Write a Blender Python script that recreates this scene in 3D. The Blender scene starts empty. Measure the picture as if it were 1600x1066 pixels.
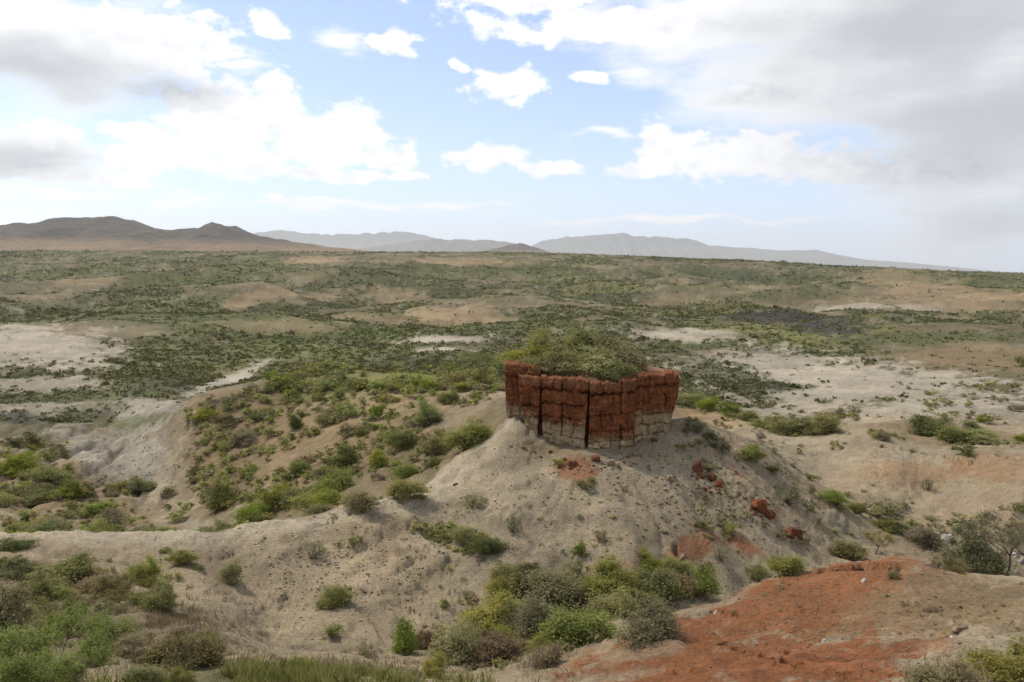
import bpy, math, random
import numpy as np

R = math.radians
SC = bpy.context.scene
COL = SC.collection
# ------------------------------------------------------------------ camera
FPX = 1244.0                      # focal length in pixels of a 1600 wide frame
PITCH, ROLL = R(6.15), R(0.72)
up_p = np.array([0.0, math.sin(PITCH), math.cos(PITCH)])
fwd = np.array([0.0, math.cos(PITCH), -math.sin(PITCH)])
cam_x = np.array([1.0, 0, 0]) * math.cos(ROLL) + up_p * math.sin(ROLL)
cam_y = -np.array([1.0, 0, 0]) * math.sin(ROLL) + up_p * math.cos(ROLL)
cd = bpy.data.cameras.new('camera')
cam = bpy.data.objects.new('camera', cd)
COL.objects.link(cam)
cd.sensor_width = 36.0
cd.lens = 36.0 * FPX / 1600.0
cd.clip_start = 0.3
cd.clip_end = 200000.0
from mathutils import Matrix
cam.matrix_world = Matrix(((cam_x[0], cam_y[0], -fwd[0], 0), (cam_x[1], cam_y[1], -fwd[1], 0),
                           (cam_x[2], cam_y[2], -fwd[2], 0), (0, 0, 0, 1)))
SC.camera = cam

def ray(u, v):
    """azimuth slope a = x/y and elevation slope t = z/y of a line of sight"""
    u = np.asarray(u, float); v = np.asarray(v, float)
    cx = (u - 800.0) / FPX; cy = -(v - 533.0) / FPX
    d = fwd[:, None] + cam_x[:, None] * cx.reshape(-1) + cam_y[:, None] * cy.reshape(-1)
    return d[0] / d[1], d[2] / d[1]

def azel(u, v):
    a, t = ray(u, v)
    az = np.arctan(a); el = np.arctan(t * np.cos(az))
    return float(az[0]), float(el[0])

# ------------------------------------------------------------------ light
HAZE_DENSITY = 3.6e-5
SUN_DIR = np.array([-0.52, 0.34, 0.74]); SUN_DIR /= np.linalg.norm(SUN_DIR)
sun_el = math.asin(SUN_DIR[2]); sun_az = math.atan2(SUN_DIR[0], SUN_DIR[1])
sl = bpy.data.lights.new('sun', 'SUN')
sl.energy = 3.9; sl.angle = R(2.5); sl.color = (1.0, 0.91, 0.77)
so = bpy.data.objects.new('sun', sl); COL.objects.link(so)
from mathutils import Vector
so.rotation_euler = Vector(SUN_DIR).to_track_quat('Z', 'Y').to_euler()
so.location = (0, 0, 80)

SC.view_settings.view_transform = 'Standard'
SC.view_settings.look = 'None'
SC.view_settings.gamma = 1.0
SC.view_settings.exposure = 0.0
SC.view_settings.use_curve_mapping = False
SC.render.engine = 'CYCLES'
cy = SC.cycles
cy.use_denoising = True
cy.use_adaptive_sampling = True
cy.adaptive_threshold = 0.02
cy.max_bounces = 6; cy.diffuse_bounces = 2; cy.glossy_bounces = 2; cy.transmission_bounces = 3
cy.volume_bounces = 2
cy.transparent_max_bounces = 4

# ------------------------------------------------------------------ node helper
class NT:
    def __init__(s, tree): s.t = tree; s.n = tree.nodes; s.l = tree.links
    def new(s, ty, **k):
        n = s.n.new(ty)
        for a, b in k.items(): setattr(n, a, b)
        return n
    def put(s, sock, v):
        if v is None: return
        if isinstance(v, bpy.types.NodeSocket): s.l.new(v, sock)
        else: sock.default_value = v
    def m(s, op, a, b=None, c=None, clamp=False):
        n = s.new('ShaderNodeMath', operation=op, use_clamp=clamp)
        s.put(n.inputs[0], a); s.put(n.inputs[1], b); s.put(n.inputs[2], c)
        return n.outputs[0]
    def vm(s, op, a, b=None, scale=None):
        n = s.new('ShaderNodeVectorMath', operation=op)
        s.put(n.inputs[0], a); s.put(n.inputs[1], b)
        if scale is not None: s.put(n.inputs[3], scale)
        return n.outputs[1] if op in ('LENGTH', 'DOT_PRODUCT', 'DISTANCE') else n.outputs[0]
    def noise(s, vec, scale, detail=4, rough=0.55, dist=0.0, color=False, lac=2.0):
        n = s.new('ShaderNodeTexNoise')
        s.put(n.inputs['Vector'], vec); n.inputs['Scale'].default_value = scale
        n.inputs['Detail'].default_value = detail; n.inputs['Roughness'].default_value = rough
        n.inputs['Distortion'].default_value = dist; n.inputs['Lacunarity'].default_value = lac
        return n.outputs[1 if color else 0]
    def vor(s, vec, scale, feature='F1', rand=1.0, out=0):
        n = s.new('ShaderNodeTexVoronoi', feature=feature)
        s.put(n.inputs['Vector'], vec); n.inputs['Scale'].default_value = scale
        n.inputs['Randomness'].default_value = rand
        return n.outputs[out]
    def mr(s, v, a, b, c=0.0, d=1.0, smooth=True):
        n = s.new('ShaderNodeMapRange', interpolation_type='SMOOTHSTEP' if smooth else 'LINEAR')
        s.put(n.inputs[0], v)
        for i, q in enumerate((a, b, c, d)): s.put(n.inputs[i + 1], q)
        return n.outputs[0]
    def mix(s, f, a, b, blend='MIX'):
        n = s.new('ShaderNodeMix', data_type='RGBA', blend_type=blend)
        s.put(n.inputs[0], f)
        for i, q in ((6, a), (7, b)):
            if isinstance(q, tuple) and len(q) == 3: q = (*q, 1.0)
            s.put(n.inputs[i], q)
        return n.outputs[2]
    def bump(s, h, strength, dist):
        n = s.new('ShaderNodeBump'); n.inputs['Strength'].default_value = strength
        n.inputs['Distance'].default_value = dist; s.put(n.inputs['Height'], h)
        return n.outputs[0]

# ------------------------------------------------------------------ world: sky and clouds
world = bpy.data.worlds.new('World'); SC.world = world; world.use_nodes = True
world.cycles.sampling_method = 'MANUAL'; world.cycles.sample_map_resolution = 512
w = NT(world.node_tree); w.n.clear()
sky = w.new('ShaderNodeTexSky', sky_type='NISHITA', sun_disc=False)
sky.sun_elevation = sun_el; sky.sun_rotation = sun_az
sky.altitude = 1400; sky.air_density = 1.0; sky.dust_density = 1.0; sky.ozone_density = 1.0
tc = w.new('ShaderNodeTexCoord')
s0 = w.new('ShaderNodeSeparateXYZ'); w.put(s0.inputs[0], tc.outputs['Generated'])
c0 = w.new('ShaderNodeCombineXYZ'); w.put(c0.inputs[0], s0.outputs[0]); w.put(c0.inputs[1], s0.outputs[1])
DZ = w.m('MAXIMUM', s0.outputs[2], 0.004)          # below the horizon the haze band goes on
w.put(c0.inputs[2], DZ); D = c0.outputs[0]
w.put(sky.inputs[0], D)
AZ = w.m('ARCTAN2', s0.outputs[0], s0.outputs[1])
EL = w.m('ARCSINE', w.m('MINIMUM', DZ, 1.0))
Ds = w.vm('MULTIPLY', D, (1.0, 1.0, 1.6))
warp = w.noise(Ds, 10.0, 2, 0.6, color=True)
warpv = w.vm('SCALE', w.vm('SUBTRACT', warp, (0.5, 0.5, 0.5)), scale=0.05)
cmb = w.new('ShaderNodeCombineXYZ'); w.put(cmb.inputs[0], AZ); w.put(cmb.inputs[1], EL)
AE = w.vm('MULTIPLY', w.vm('ADD', cmb.outputs[0], warpv), (1, 1, 0))
PX = 1.0 / FPX
def union(bl, k=0.30):
    o = None
    for (u, v, ru, rv) in bl:
        az, el = azel(u, v); ix, iy = 1 / (ru * PX), 1 / (rv * PX)
        nd = w.new('ShaderNodeVectorMath', operation='MULTIPLY_ADD')
        w.put(nd.inputs[0], AE); nd.inputs[1].default_value = (ix, iy, 0); nd.inputs[2].default_value = (-az * ix, -el * iy, 0)
        q = w.vm('LENGTH', nd.outputs[0])
        o = q if o is None else w.m('SMOOTH_MIN', o, q, k)
    return w.m('SUBTRACT', 1.0, o)      # 1 centre, 0 edge, <0 outside
CUM = [(335, 190, 92, 62), (425, 160, 40, 42), (500, 215, 100, 42), (550, 195, 45, 40), (300, 250, 180, 24), (605, 240, 45, 26), (215, 212, 48, 18),
       (420, 50, 42, 17), (618, 66, 36, 17), (790, 128, 62, 27), (715, 100, 16, 9), (760, 242, 72, 22), (860, 254, 68, 13),
       (1050, 228, 60, 36), (1160, 245, 120, 34), (1290, 262, 150, 28), (1420, 268, 110, 22), (1505, 250, 40, 12), (1010, 262, 60, 14), (1175, 145, 90, 22), (75, 215, 34, 34), (920, 127, 30, 9),
       (960, 40, 220, 26), (240, 65, 110, 42), (790, 2, 150, 16), (100, 272, 150, 14), (480, 268, 160, 12), (480, 311, 50, 7), (1045, 345, 45, 6), (640, 272, 30, 8)]
SOFT = [(30, 70, 215, 84), (0, 235, 100, 42), (1480, 60, 430, 140), (1640, 240, 260, 170), (1210, 25, 330, 62)]
WISP = [(540, 65, 60, 20), (945, 212, 60, 11), (985, 120, 40, 16), (370, 100, 70, 14), (100, 300, 300, 14), (560, 320, 380, 10), (1060, 342, 300, 8), (60, 338, 120, 9)]
GREY = [(20, 105, 250, 50), (0, 245, 110, 42), (250, 140, 100, 30), (1600, 190, 330, 190), (1420, 40, 300, 130),
        (1630, 340, 220, 110)]
billow = w.noise(Ds, 38.0, 7, 0.60)
soft_n = w.noise(w.vm('MULTIPLY', D, (1, 1, 3.0)), 8.0, 4, 0.55)
streak = w.noise(w.vm('MULTIPLY', D, (1, 1, 4.5)), 14.0, 4, 0.6)
cu = w.mr(w.m('MULTIPLY_ADD', w.m('SUBTRACT', billow, 0.5), 2.0, union(CUM)), -0.16, 0.36)
sf = w.mr(w.m('MULTIPLY_ADD', w.m('SUBTRACT', soft_n, 0.5), 1.3, union(SOFT)), -0.15, 0.45)
wi = w.mr(w.m('MULTIPLY_ADD', w.m('SUBTRACT', streak, 0.5), 2.6, union(WISP)), 0.0, 1.1, 0.0, 0.85)
# the rest of the sky carries the same broken cloud
pzz = w.m('ADD', DZ, 0.12)
cz = w.new('ShaderNodeCombineXYZ')
for i in range(3): w.put(cz.inputs[i], pzz)
pl = w.vm('DIVIDE', D, cz.outputs[0])
gno = w.noise(pl, 1.1, 4, 0.56)
far = w.m('MAXIMUM', w.mr(EL, R(17), R(26)), w.mr(w.m('ABSOLUTE', AZ), R(36), R(46)))
gen = w.mr(gno, 0.40, 0.60)
gm = w.mr(w.m('MULTIPLY_ADD', w.m('SUBTRACT', soft_n, 0.5), 1.1, union(GREY)), -0.35, 1.0)
shade = w.m('MULTIPLY', w.m('ADD', w.mr(billow, 0.34, 0.60, 0.20, 0.0), w.mr(soft_n, 0.36, 0.54, 0.16, 0.0)), cu)
WHITE_C, GREY_C = (1.14, 1.14, 1.16), (0.53, 0.56, 0.60)
white = w.mix(w.m('ADD', w.m('MULTIPLY', gm, 0.95), shade, clamp=True), WHITE_C, GREY_C)
white_g = w.mix(w.mr(gno, 0.48, 0.72), WHITE_C, GREY_C)
cover = w.m('MAXIMUM', w.m('MAXIMUM', cu, sf), wi)
# pale thin veil towards the horizon
veil = w.mr(EL, R(-1), R(16), 0.62, 0.30)
SKY_STRENGTH = 0.15
skyc = w.vm('SCALE', sky.outputs[0], scale=SKY_STRENGTH)
skyc = w.mix(veil, skyc, (0.79, 0.95, 1.34))
mxs = w.new('ShaderNodeMixShader'); w.put(mxs.inputs[0], far)
for i, c in ((1, w.mix(cover, skyc, white)), (2, w.mix(gen, skyc, white_g))):
    bg = w.new('ShaderNodeBackground'); w.put(bg.inputs[0], c); bg.inputs[1].default_value = 1.0
    w.l.new(bg.outputs[0], mxs.inputs[i])
wo = w.new('ShaderNodeOutputWorld'); w.l.new(mxs.outputs[0], wo.inputs[0])

# ------------------------------------------------------------------ numpy noise
def _h(ix, iy, seed):
    n = (ix.astype(np.int64) * 374761393 + iy.astype(np.int64) * 668265263 + seed * 982451653) & 0xFFFFFFFF
    n = ((n ^ (n >> 13)) * 1274126177) & 0xFFFFFFFF
    n = n ^ (n >> 16)
    return (n & 0xFFFFFF) / float(0xFFFFFF)
def vnoise(x, y, seed=0):
    x = np.asarray(x, float); y = np.asarray(y, float)
    ix = np.floor(x); iy = np.floor(y); fx = x - ix; fy = y - iy
    fx = fx * fx * fx * (fx * (fx * 6 - 15) + 10); fy = fy * fy * fy * (fy * (fy * 6 - 15) + 10)
    a = _h(ix, iy, seed); b = _h(ix + 1, iy, seed); c = _h(ix, iy + 1, seed); d = _h(ix + 1, iy + 1, seed)
    return (a * (1 - fx) + b * fx) * (1 - fy) + (c * (1 - fx) + d * fx) * fy
def fbm(x, y, oct=4, seed=0, gain=0.5):
    s = 0; amp = 1; tot = 0
    for i in range(oct):
        c_, s_ = math.cos(i * 0.9), math.sin(i * 0.9)
        s = s + amp * vnoise((x * c_ - y * s_) * 2 ** i + 17.3 * i, (x * s_ + y * c_) * 2 ** i - 9.1 * i, seed + i)
        tot += amp; amp *= gain
    return s / tot
def sstep(x, a, b):
    t = np.clip((x - a) / (b - a), 0, 1); return t * t * (3 - 2 * t)

# ------------------------------------------------------------------ terrain
VIS = [ # pixel column, pixel row, distance (m) of points on the visible ground
 (100,1060,19),(300,1060,21),(550,1060,25),(800,1060,25),(1000,1060,20),(1200,1060,17),(1500,1060,15),(-60,1040,20),(1650,1020,17),
 (420,1000,38),(620,1005,40),(750,985,42),(900,950,45.5),(1020,920,49),(1150,905,53),(1300,880,58),(1470,850,65),(1600,852,65),
 (880,1045,25),(1000,985,28),(1070,945,31),(1200,905,34),(1320,880,36),(1420,872,37),(1500,895,34),(1600,900,33),
 (1150,1000,25),(1300,960,27),(1450,960,25),(1350,1020,20.5),(1560,980,22),(620,1045,31),(420,1035,29),
 (830,700,66),(910,706,65),(1000,700,66.5),(1060,688,68),(765,690,69),(800,664,68.8),(1052,680,68.6),(720,730,64),(830,760,59.5),(920,785,57.5),(1000,780,59),
 (700,800,57),(800,850,51),(640,880,48.5),(500,900,46.5),(560,960,42),(620,800,55.5),(540,805,55),(460,822,53),(380,832,51.5),
 (300,843,50),(200,848,49),(100,846,49),(30,850,48),(-60,850,48),(350,880,47),(250,900,43),(100,900,41),(60,960,33),(200,960,34),(330,940,39),
 (1100,760,62),(1150,850,56),(1050,850,54),(1000,880,50),(1200,800,61),(1300,850,61.5),
 (1085,655,72),(1130,680,71),(1200,725,69.5),(1300,785,68),(1400,835,66),
 (1190,690,95),(1290,760,82),(1400,812,73.5),(1480,842,68),
 (1400,760,80),(1550,800,70),(1550,760,77),(1500,722,87),(1400,702,93),(1600,720,84),(1330,690,98),(1600,800,68),
 (1300,665,120),(1450,682,108),(1580,690,102),(1450,650,128),(1250,672,118),(1400,610,175),(1600,640,145),(1200,640,150),(1300,620,165),
 (1150,560,265),(1400,570,235),(1600,590,200),(1150,650,130),(1100,600,190),(1060,560,262),
 (1200,500,415),(1400,520,340),(1600,520,335),(1500,480,520),(1600,429,1150),(1400,450,760),(1200,450,760),(1200,409,1250),(1000,401,1300),
 (1400,420,1200),(1000,450,750),(1000,500,400),(1300,470,560),(1600,470,560),(1700,435,1100),(1600,429,1330),(1400,420.5,1330),(1200,409,1330),(1000,401,1330),(1760,437,1330),
 (700,450,700),(700,394,1320),(400,392,1350),(100,393,1300),(-80,393,1300),(850,396,1320),(400,450,650),(100,450,600),(400,500,380),(100,500,370),
 (700,500,395),(700,550,260),(100,560,235),(100,620,175),(30,680,135),(230,600,190),(-60,620,175),(-60,560,235),
 (300,626,124),(420,593,140),(560,582,145),(700,592,130),(780,612,105),(760,640,84),
 (500,700,92),(600,700,84),(600,640,105),(700,700,75),(650,760,65),(400,700,103),(400,780,80),(520,770,70),
 (330,655,118),(250,665,128),(250,720,112),(150,720,118),(270,800,88),(180,780,95),(80,800,88),(60,740,105),(-60,800,86),(450,640,122)]
HID = [ # pixel column, distance, height (m) of ground that nearer ground hides
 (-300,5,-4.2),(400,5,-4.2),(1200,5,-4.2),(1900,5,-4.2),(-300,10,-6.6),(400,10,-6.7),(1200,10,-6.4),(1900,10,-6.4),(800,3,-3),
 (1070,38,-18),(1200,42,-19),(1320,46,-20),(1450,48,-20.5),(1600,45,-20),(900,34,-17.2),(1000,36,-17.4),
 (300,160,-30),(420,175,-29.5),(560,190,-30),(700,190,-30),(850,100,-18.5),(850,190,-31),(950,100,-20),(950,180,-31),(850,80,-16.5),(950,80,-16.5),
 (300,65,-25),(150,65,-25),(400,65,-23.6),(0,65,-25),(500,62,-20.6),(1080,85,-19),(1080,110,-25),(1000,90,-18.5),(920,270,-32),(920,420,-31)]
pa, pL, pt = [], [], []
for (u, v, d) in VIS:
    a, t = ray(u, v); pa.append(a[0]); pL.append(math.log(d)); pt.append(t[0])
for (u, d, z) in HID:
    a, _ = ray(u, 600); pa.append(a[0]); pL.append(math.log(d)); pt.append(z / d)
pa, pL, pt = map(np.array, (pa, pL, pt))
KA = 3.2
def kern(r2): return 0.5 * r2 * np.log(r2 + 1e-12)
def _phi(a, L): return kern((KA * (a[:, None] - pa[None])) ** 2 + (L[:, None] - pL[None]) ** 2)
N = len(pa)
A = np.zeros((N + 3, N + 3)); A[:N, :N] = _phi(pa, pL) + np.eye(N) * 4e-4
A[:N, N] = 1; A[:N, N + 1] = KA * pa; A[:N, N + 2] = pL; A[N:, :N] = A[:N, N:].T
W = np.linalg.solve(A, np.concatenate([pt, np.zeros(3)]))
def tps(a, L):
    o = np.empty_like(a)
    for i in range(0, len(a), 60000):
        s = slice(i, i + 60000)
        o[s] = _phi(a[s], L[s]) @ W[:N] + W[N] + W[N + 1] * KA * a[s] + W[N + 2] * L[s]
    return o
# rows by log distance, columns by azimuth slope
rows = np.concatenate([np.log(np.geomspace(2.5, 15, 30)[:-1]), np.linspace(math.log(15), math.log(150), 430)[:-1],
                       np.linspace(math.log(150), math.log(1500), 190)[:-1], np.log(np.geomspace(1500, 31000, 40))])
cols = np.concatenate([np.linspace(-1.5, -0.70, 25)[:-1], np.linspace(-0.70, 0.70, 860), np.linspace(0.70, 1.5, 25)[1:]])
NR, NC = len(rows), len(cols)
AA, LL = np.meshgrid(cols, rows)
DD = np.exp(LL)
LRIM = math.log(1330)
# macro surface on a coarser chart, then bilinear
ca = np.linspace(-0.74, 0.74, 300); cL = np.linspace(math.log(2.5), LRIM, 420)
CAA, CLL = np.meshgrid(ca, cL)
CT = tps(CAA.ravel(), CLL.ravel()).reshape(CAA.shape)
def bil(a, L, G, xa, xL):
    fi = np.clip((a - xa[0]) / (xa[1] - xa[0]), 0, len(xa) - 1.001); fj = np.clip((L - xL[0]) / (xL[1] - xL[0]), 0, len(xL) - 1.001)
    i = fi.astype(int); j = fj.astype(int); fi = fi - i; fj = fj - j
    return (G[j, i] * (1 - fi) + G[j, i + 1] * fi) * (1 - fj) + (G[j + 1, i] * (1 - fi) + G[j + 1, i + 1] * fi) * fj
MONO = np.array([0.0, 0.0])   # set below: foot of the rock outcrop
a0, t0 = ray(920, 700); MONO = np.array([a0[0] * 67.0, 67.0])
CRACKS = [([(612,900),(640,882),(662,858)], .16, .32), ([(662,858),(690,846),(716,842)], .12, .2), ([(330,875),(360,868),(400,862)], .12, .2),
          ([(1055,858),(1064,872),(1068,890)], .25, .5), ([(380,960),(420,948),(445,935)], .16, .25), ([(1080,965),(1120,957),(1180,962)], .10, .15),
          ([(1290,893),(1340,888),(1395,889)], .30, .55), ([(1470,960),(1500,975),(1520,980)], .12, .2), ([(1132,1008),(1180,1028),(1250,1045),(1325,1064)], .16, .32), ([(1232,1020),(1290,1000),(1340,990)], .10, .14), ([(1340,690),(1400,700),(1480,714),(1520,726)], .3, .4),
          ([(1560,712),(1600,720)], .3, .4), ([(1110,720),(1150,750),(1180,775)], .25, .3), ([(1215,735),(1270,765),(1330,800)], .25, .3)]
SPINE = np.array([(ray([u], [700])[0][0] * d_, d_) for u, d_ in ((800, 67.5), (720, 64), (650, 58.5), (600, 56), (540, 55), (460, 53), (380, 51.5), (300, 50), (200, 49), (90, 49), (-60, 48))])
def macro(a, L):
    d = np.exp(L)
    t = bil(np.clip(a, -0.735, 0.735), np.minimum(L, LRIM), CT, ca, cL)
    z = t * np.minimum(d, 1330.0)
    k = np.maximum(d - 1330, 0)
    z = z + np.minimum(z, 0) * k / 1330.0 - 8.0 * (1 - np.exp(-k / 900.0))     # the plain falls away to the right
    return z
def height(a, L, cracks=None):
    d = np.exp(L); x = a * d; y = d
    z = macro(a, L)
    far_ = sstep(d, 200, 420) * (1 - sstep(d, 850, 1280) * 0.85) * (1 - sstep(d, 1500, 3000))
    z = z + far_ * ((0.30 - np.abs(2 * fbm(x / 260, y / 210, 4, 55) - 1) * 1.25) * 20 * sstep(d, 260, 520) + (fbm(x / 150, y / 150, 4, 5) - 0.5) * 14 + (fbm(x / 46, y / 46, 3, 9) - 0.5) * 9)
    mid = sstep(d, 75, 110) * (1 - sstep(d, 1300, 2500))
    z = z + mid * ((fbm(x / 22, y / 22, 4, 21) - 0.5) * (1.2 + 1.6 * sstep(d, 280, 450)) + (fbm(x / 5, y / 5, 3, 22) - 0.5) * 0.8)
    near = 1 - sstep(d, 250, 500)
    z = z + near * ((fbm(x / 9, y / 9, 4, 31) - 0.5) * 0.9 + (fbm(x / 2.1, y / 2.1, 3, 33) - 0.5) * 0.36 + (fbm(x / 0.6, y / 0.6, 2, 35) - 0.5) * 0.20)
    # peaked spine running down-left from the outcrop
    best = np.full(np.shape(x), 1e9)
    for p, q in zip(SPINE[:-1], SPINE[1:]):
        e = q - p; tt = np.clip(((x - p[0]) * e[0] + (y - p[1]) * e[1]) / (e ** 2).sum(), 0, 1)
        best = np.minimum(best, np.hypot(x - p[0] - tt * e[0], y - p[1] - tt * e[1]))
    z = z + 0.75 * np.clip(1 - best / 4.5, 0, 1)
    # gullied pale bank on the left
    a_l = sstep(-a, .36, .44) * sstep(d, 84, 96) * (1 - sstep(d, 135, 165))
    z = z - a_l * (1 - np.abs(2 * fbm(x / 6 + y / 30, y / 16, 4, 61) - 1)) ** 3 * 1.7
    # bedding ledges on the bare flanks
    tn_ = z / 0.75 + (fbm(x / 6, y / 6, 3, 63) - .5) * 3.0; fr = tn_ - np.floor(tn_)
    z = z + near * (1 - sstep(d, 110, 140)) * sstep(fbm(x / 7, y / 7, 2, 65), .45, .6) * (sstep(fr, .35, .65) - fr) * 0.22
    # rills running down from the outcrop
    dx, dy = x - MONO[0], y - (MONO[1] + 4); rr = np.hypot(dx, dy); th = np.arctan2(dx, -dy)
    k = sstep(rr, 8, 14) * (1 - sstep(rr, 24, 36))
    ril = 1 - np.abs(2 * fbm(th * 7 + 0.05 * rr, rr / 14, 3, 41) - 1)
    z = z - k * (ril ** 4) * (0.25 + 0.45 * sstep(th, 0.1, 0.6))
    return z
Hh = height(AA.ravel(), LL.ravel()).reshape(AA.shape)
T = Hh / DD
ROWF = np.arange(NR)
def cast(u, v):
    """first ground point seen along a line of sight -> x, y, z"""
    a, t = ray(u, v)
    a = np.clip(a, -0.695, 0.695)
    fi = (a - cols[24]) / (cols[25] - cols[24]) + 24
    i = np.clip(fi.astype(int), 0, NC - 2); f = fi - i
    o = np.zeros((len(a), 3))
    for k in range(len(a)):
        col = T[:, i[k]] * (1 - f[k]) + T[:, i[k] + 1] * f[k]
        hit = np.nonzero(col >= t[k])[0]
        j = hit[0] if len(hit) else NR - 45
        if j > 0 and col[j] > col[j - 1]:
            g = np.clip((t[k] - col[j - 1]) / (col[j] - col[j - 1]), 0, 1)
            L = rows[j - 1] + g * (rows[j] - rows[j - 1]); tt = col[j - 1] + g * (col[j] - col[j - 1])
        else: L = rows[j]; tt = col[j]
        d = math.exp(L); o[k] = (a[k] * d, d, tt * d)
    return o
def cast1(u, v): return cast([u], [v])[0]
def ground(x, y):
    x = np.atleast_1d(np.asarray(x, float)); y = np.atleast_1d(np.asarray(y, float))
    a = x / y; L = np.log(y)
    j = np.clip(np.searchsorted(rows, L) - 1, 0, NR - 2); i = np.clip(np.searchsorted(cols, a) - 1, 0, NC - 2)
    fj = np.clip((L - rows[j]) / (rows[j + 1] - rows[j]), 0, 1); fi = np.clip((a - cols[i]) / (cols[i + 1] - cols[i]), 0, 1)
    return (Hh[j, i] * (1 - fi) + Hh[j, i + 1] * fi) * (1 - fj) + (Hh[j + 1, i] * (1 - fi) + Hh[j + 1, i + 1] * fi) * fj
def g1(x, y): return float(ground(x, y)[0])

# carve cracks and little ledges
X, Y = AA * DD, DD
depth = np.zeros_like(Hh); lift = np.zeros_like(Hh)
wob = (fbm(X / 0.9, Y / 0.9, 2, 77) - 0.5) * 1.3
for pts, wd, dp in CRACKS:
    P = cast([p[0] for p in pts], [p[1] for p in pts])[:, :2]
    if np.abs(np.diff(P[:, 1])).max() > 25: continue
    best = np.full_like(Hh, 1e9)
    for p, q in zip(P[:-1], P[1:]):
        e = q - p; l2 = (e ** 2).sum()
        tt = np.clip(((X - p[0]) * e[0] + (Y - p[1]) * e[1]) / l2, 0, 1)
        best = np.minimum(best, np.hypot(X - p[0] - tt * e[0] + wob * .5, Y - p[1] - tt * e[1] + wob))
    depth = np.maximum(depth, dp * (1 - sstep(best, wd * 0.4, wd * 1.3)))
    yl = np.interp(X, np.sort(P[:, 0]), P[np.argsort(P[:, 0]), 1])
    lift = np.maximum(lift, dp * .35 * np.exp(-best / 1.0) * (Y > yl) * (X > P[:, 0].min() - .3) * (X < P[:, 0].max() + .3) * (best < 5))
Hh += np.where(depth > 0, 0, lift) - depth
# pitted crust on the pale flanks
pit = fbm(X / 0.5, Y / 0.5, 2, 91)
pm = sstep(fbm(X / 5, Y / 5, 3, 93), 0.45, 0.62) * (1 - sstep(DD, 70, 110))
Hh -= pm * sstep(pit, 0.60, 0.70) * 0.15
T = Hh / DD

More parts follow.
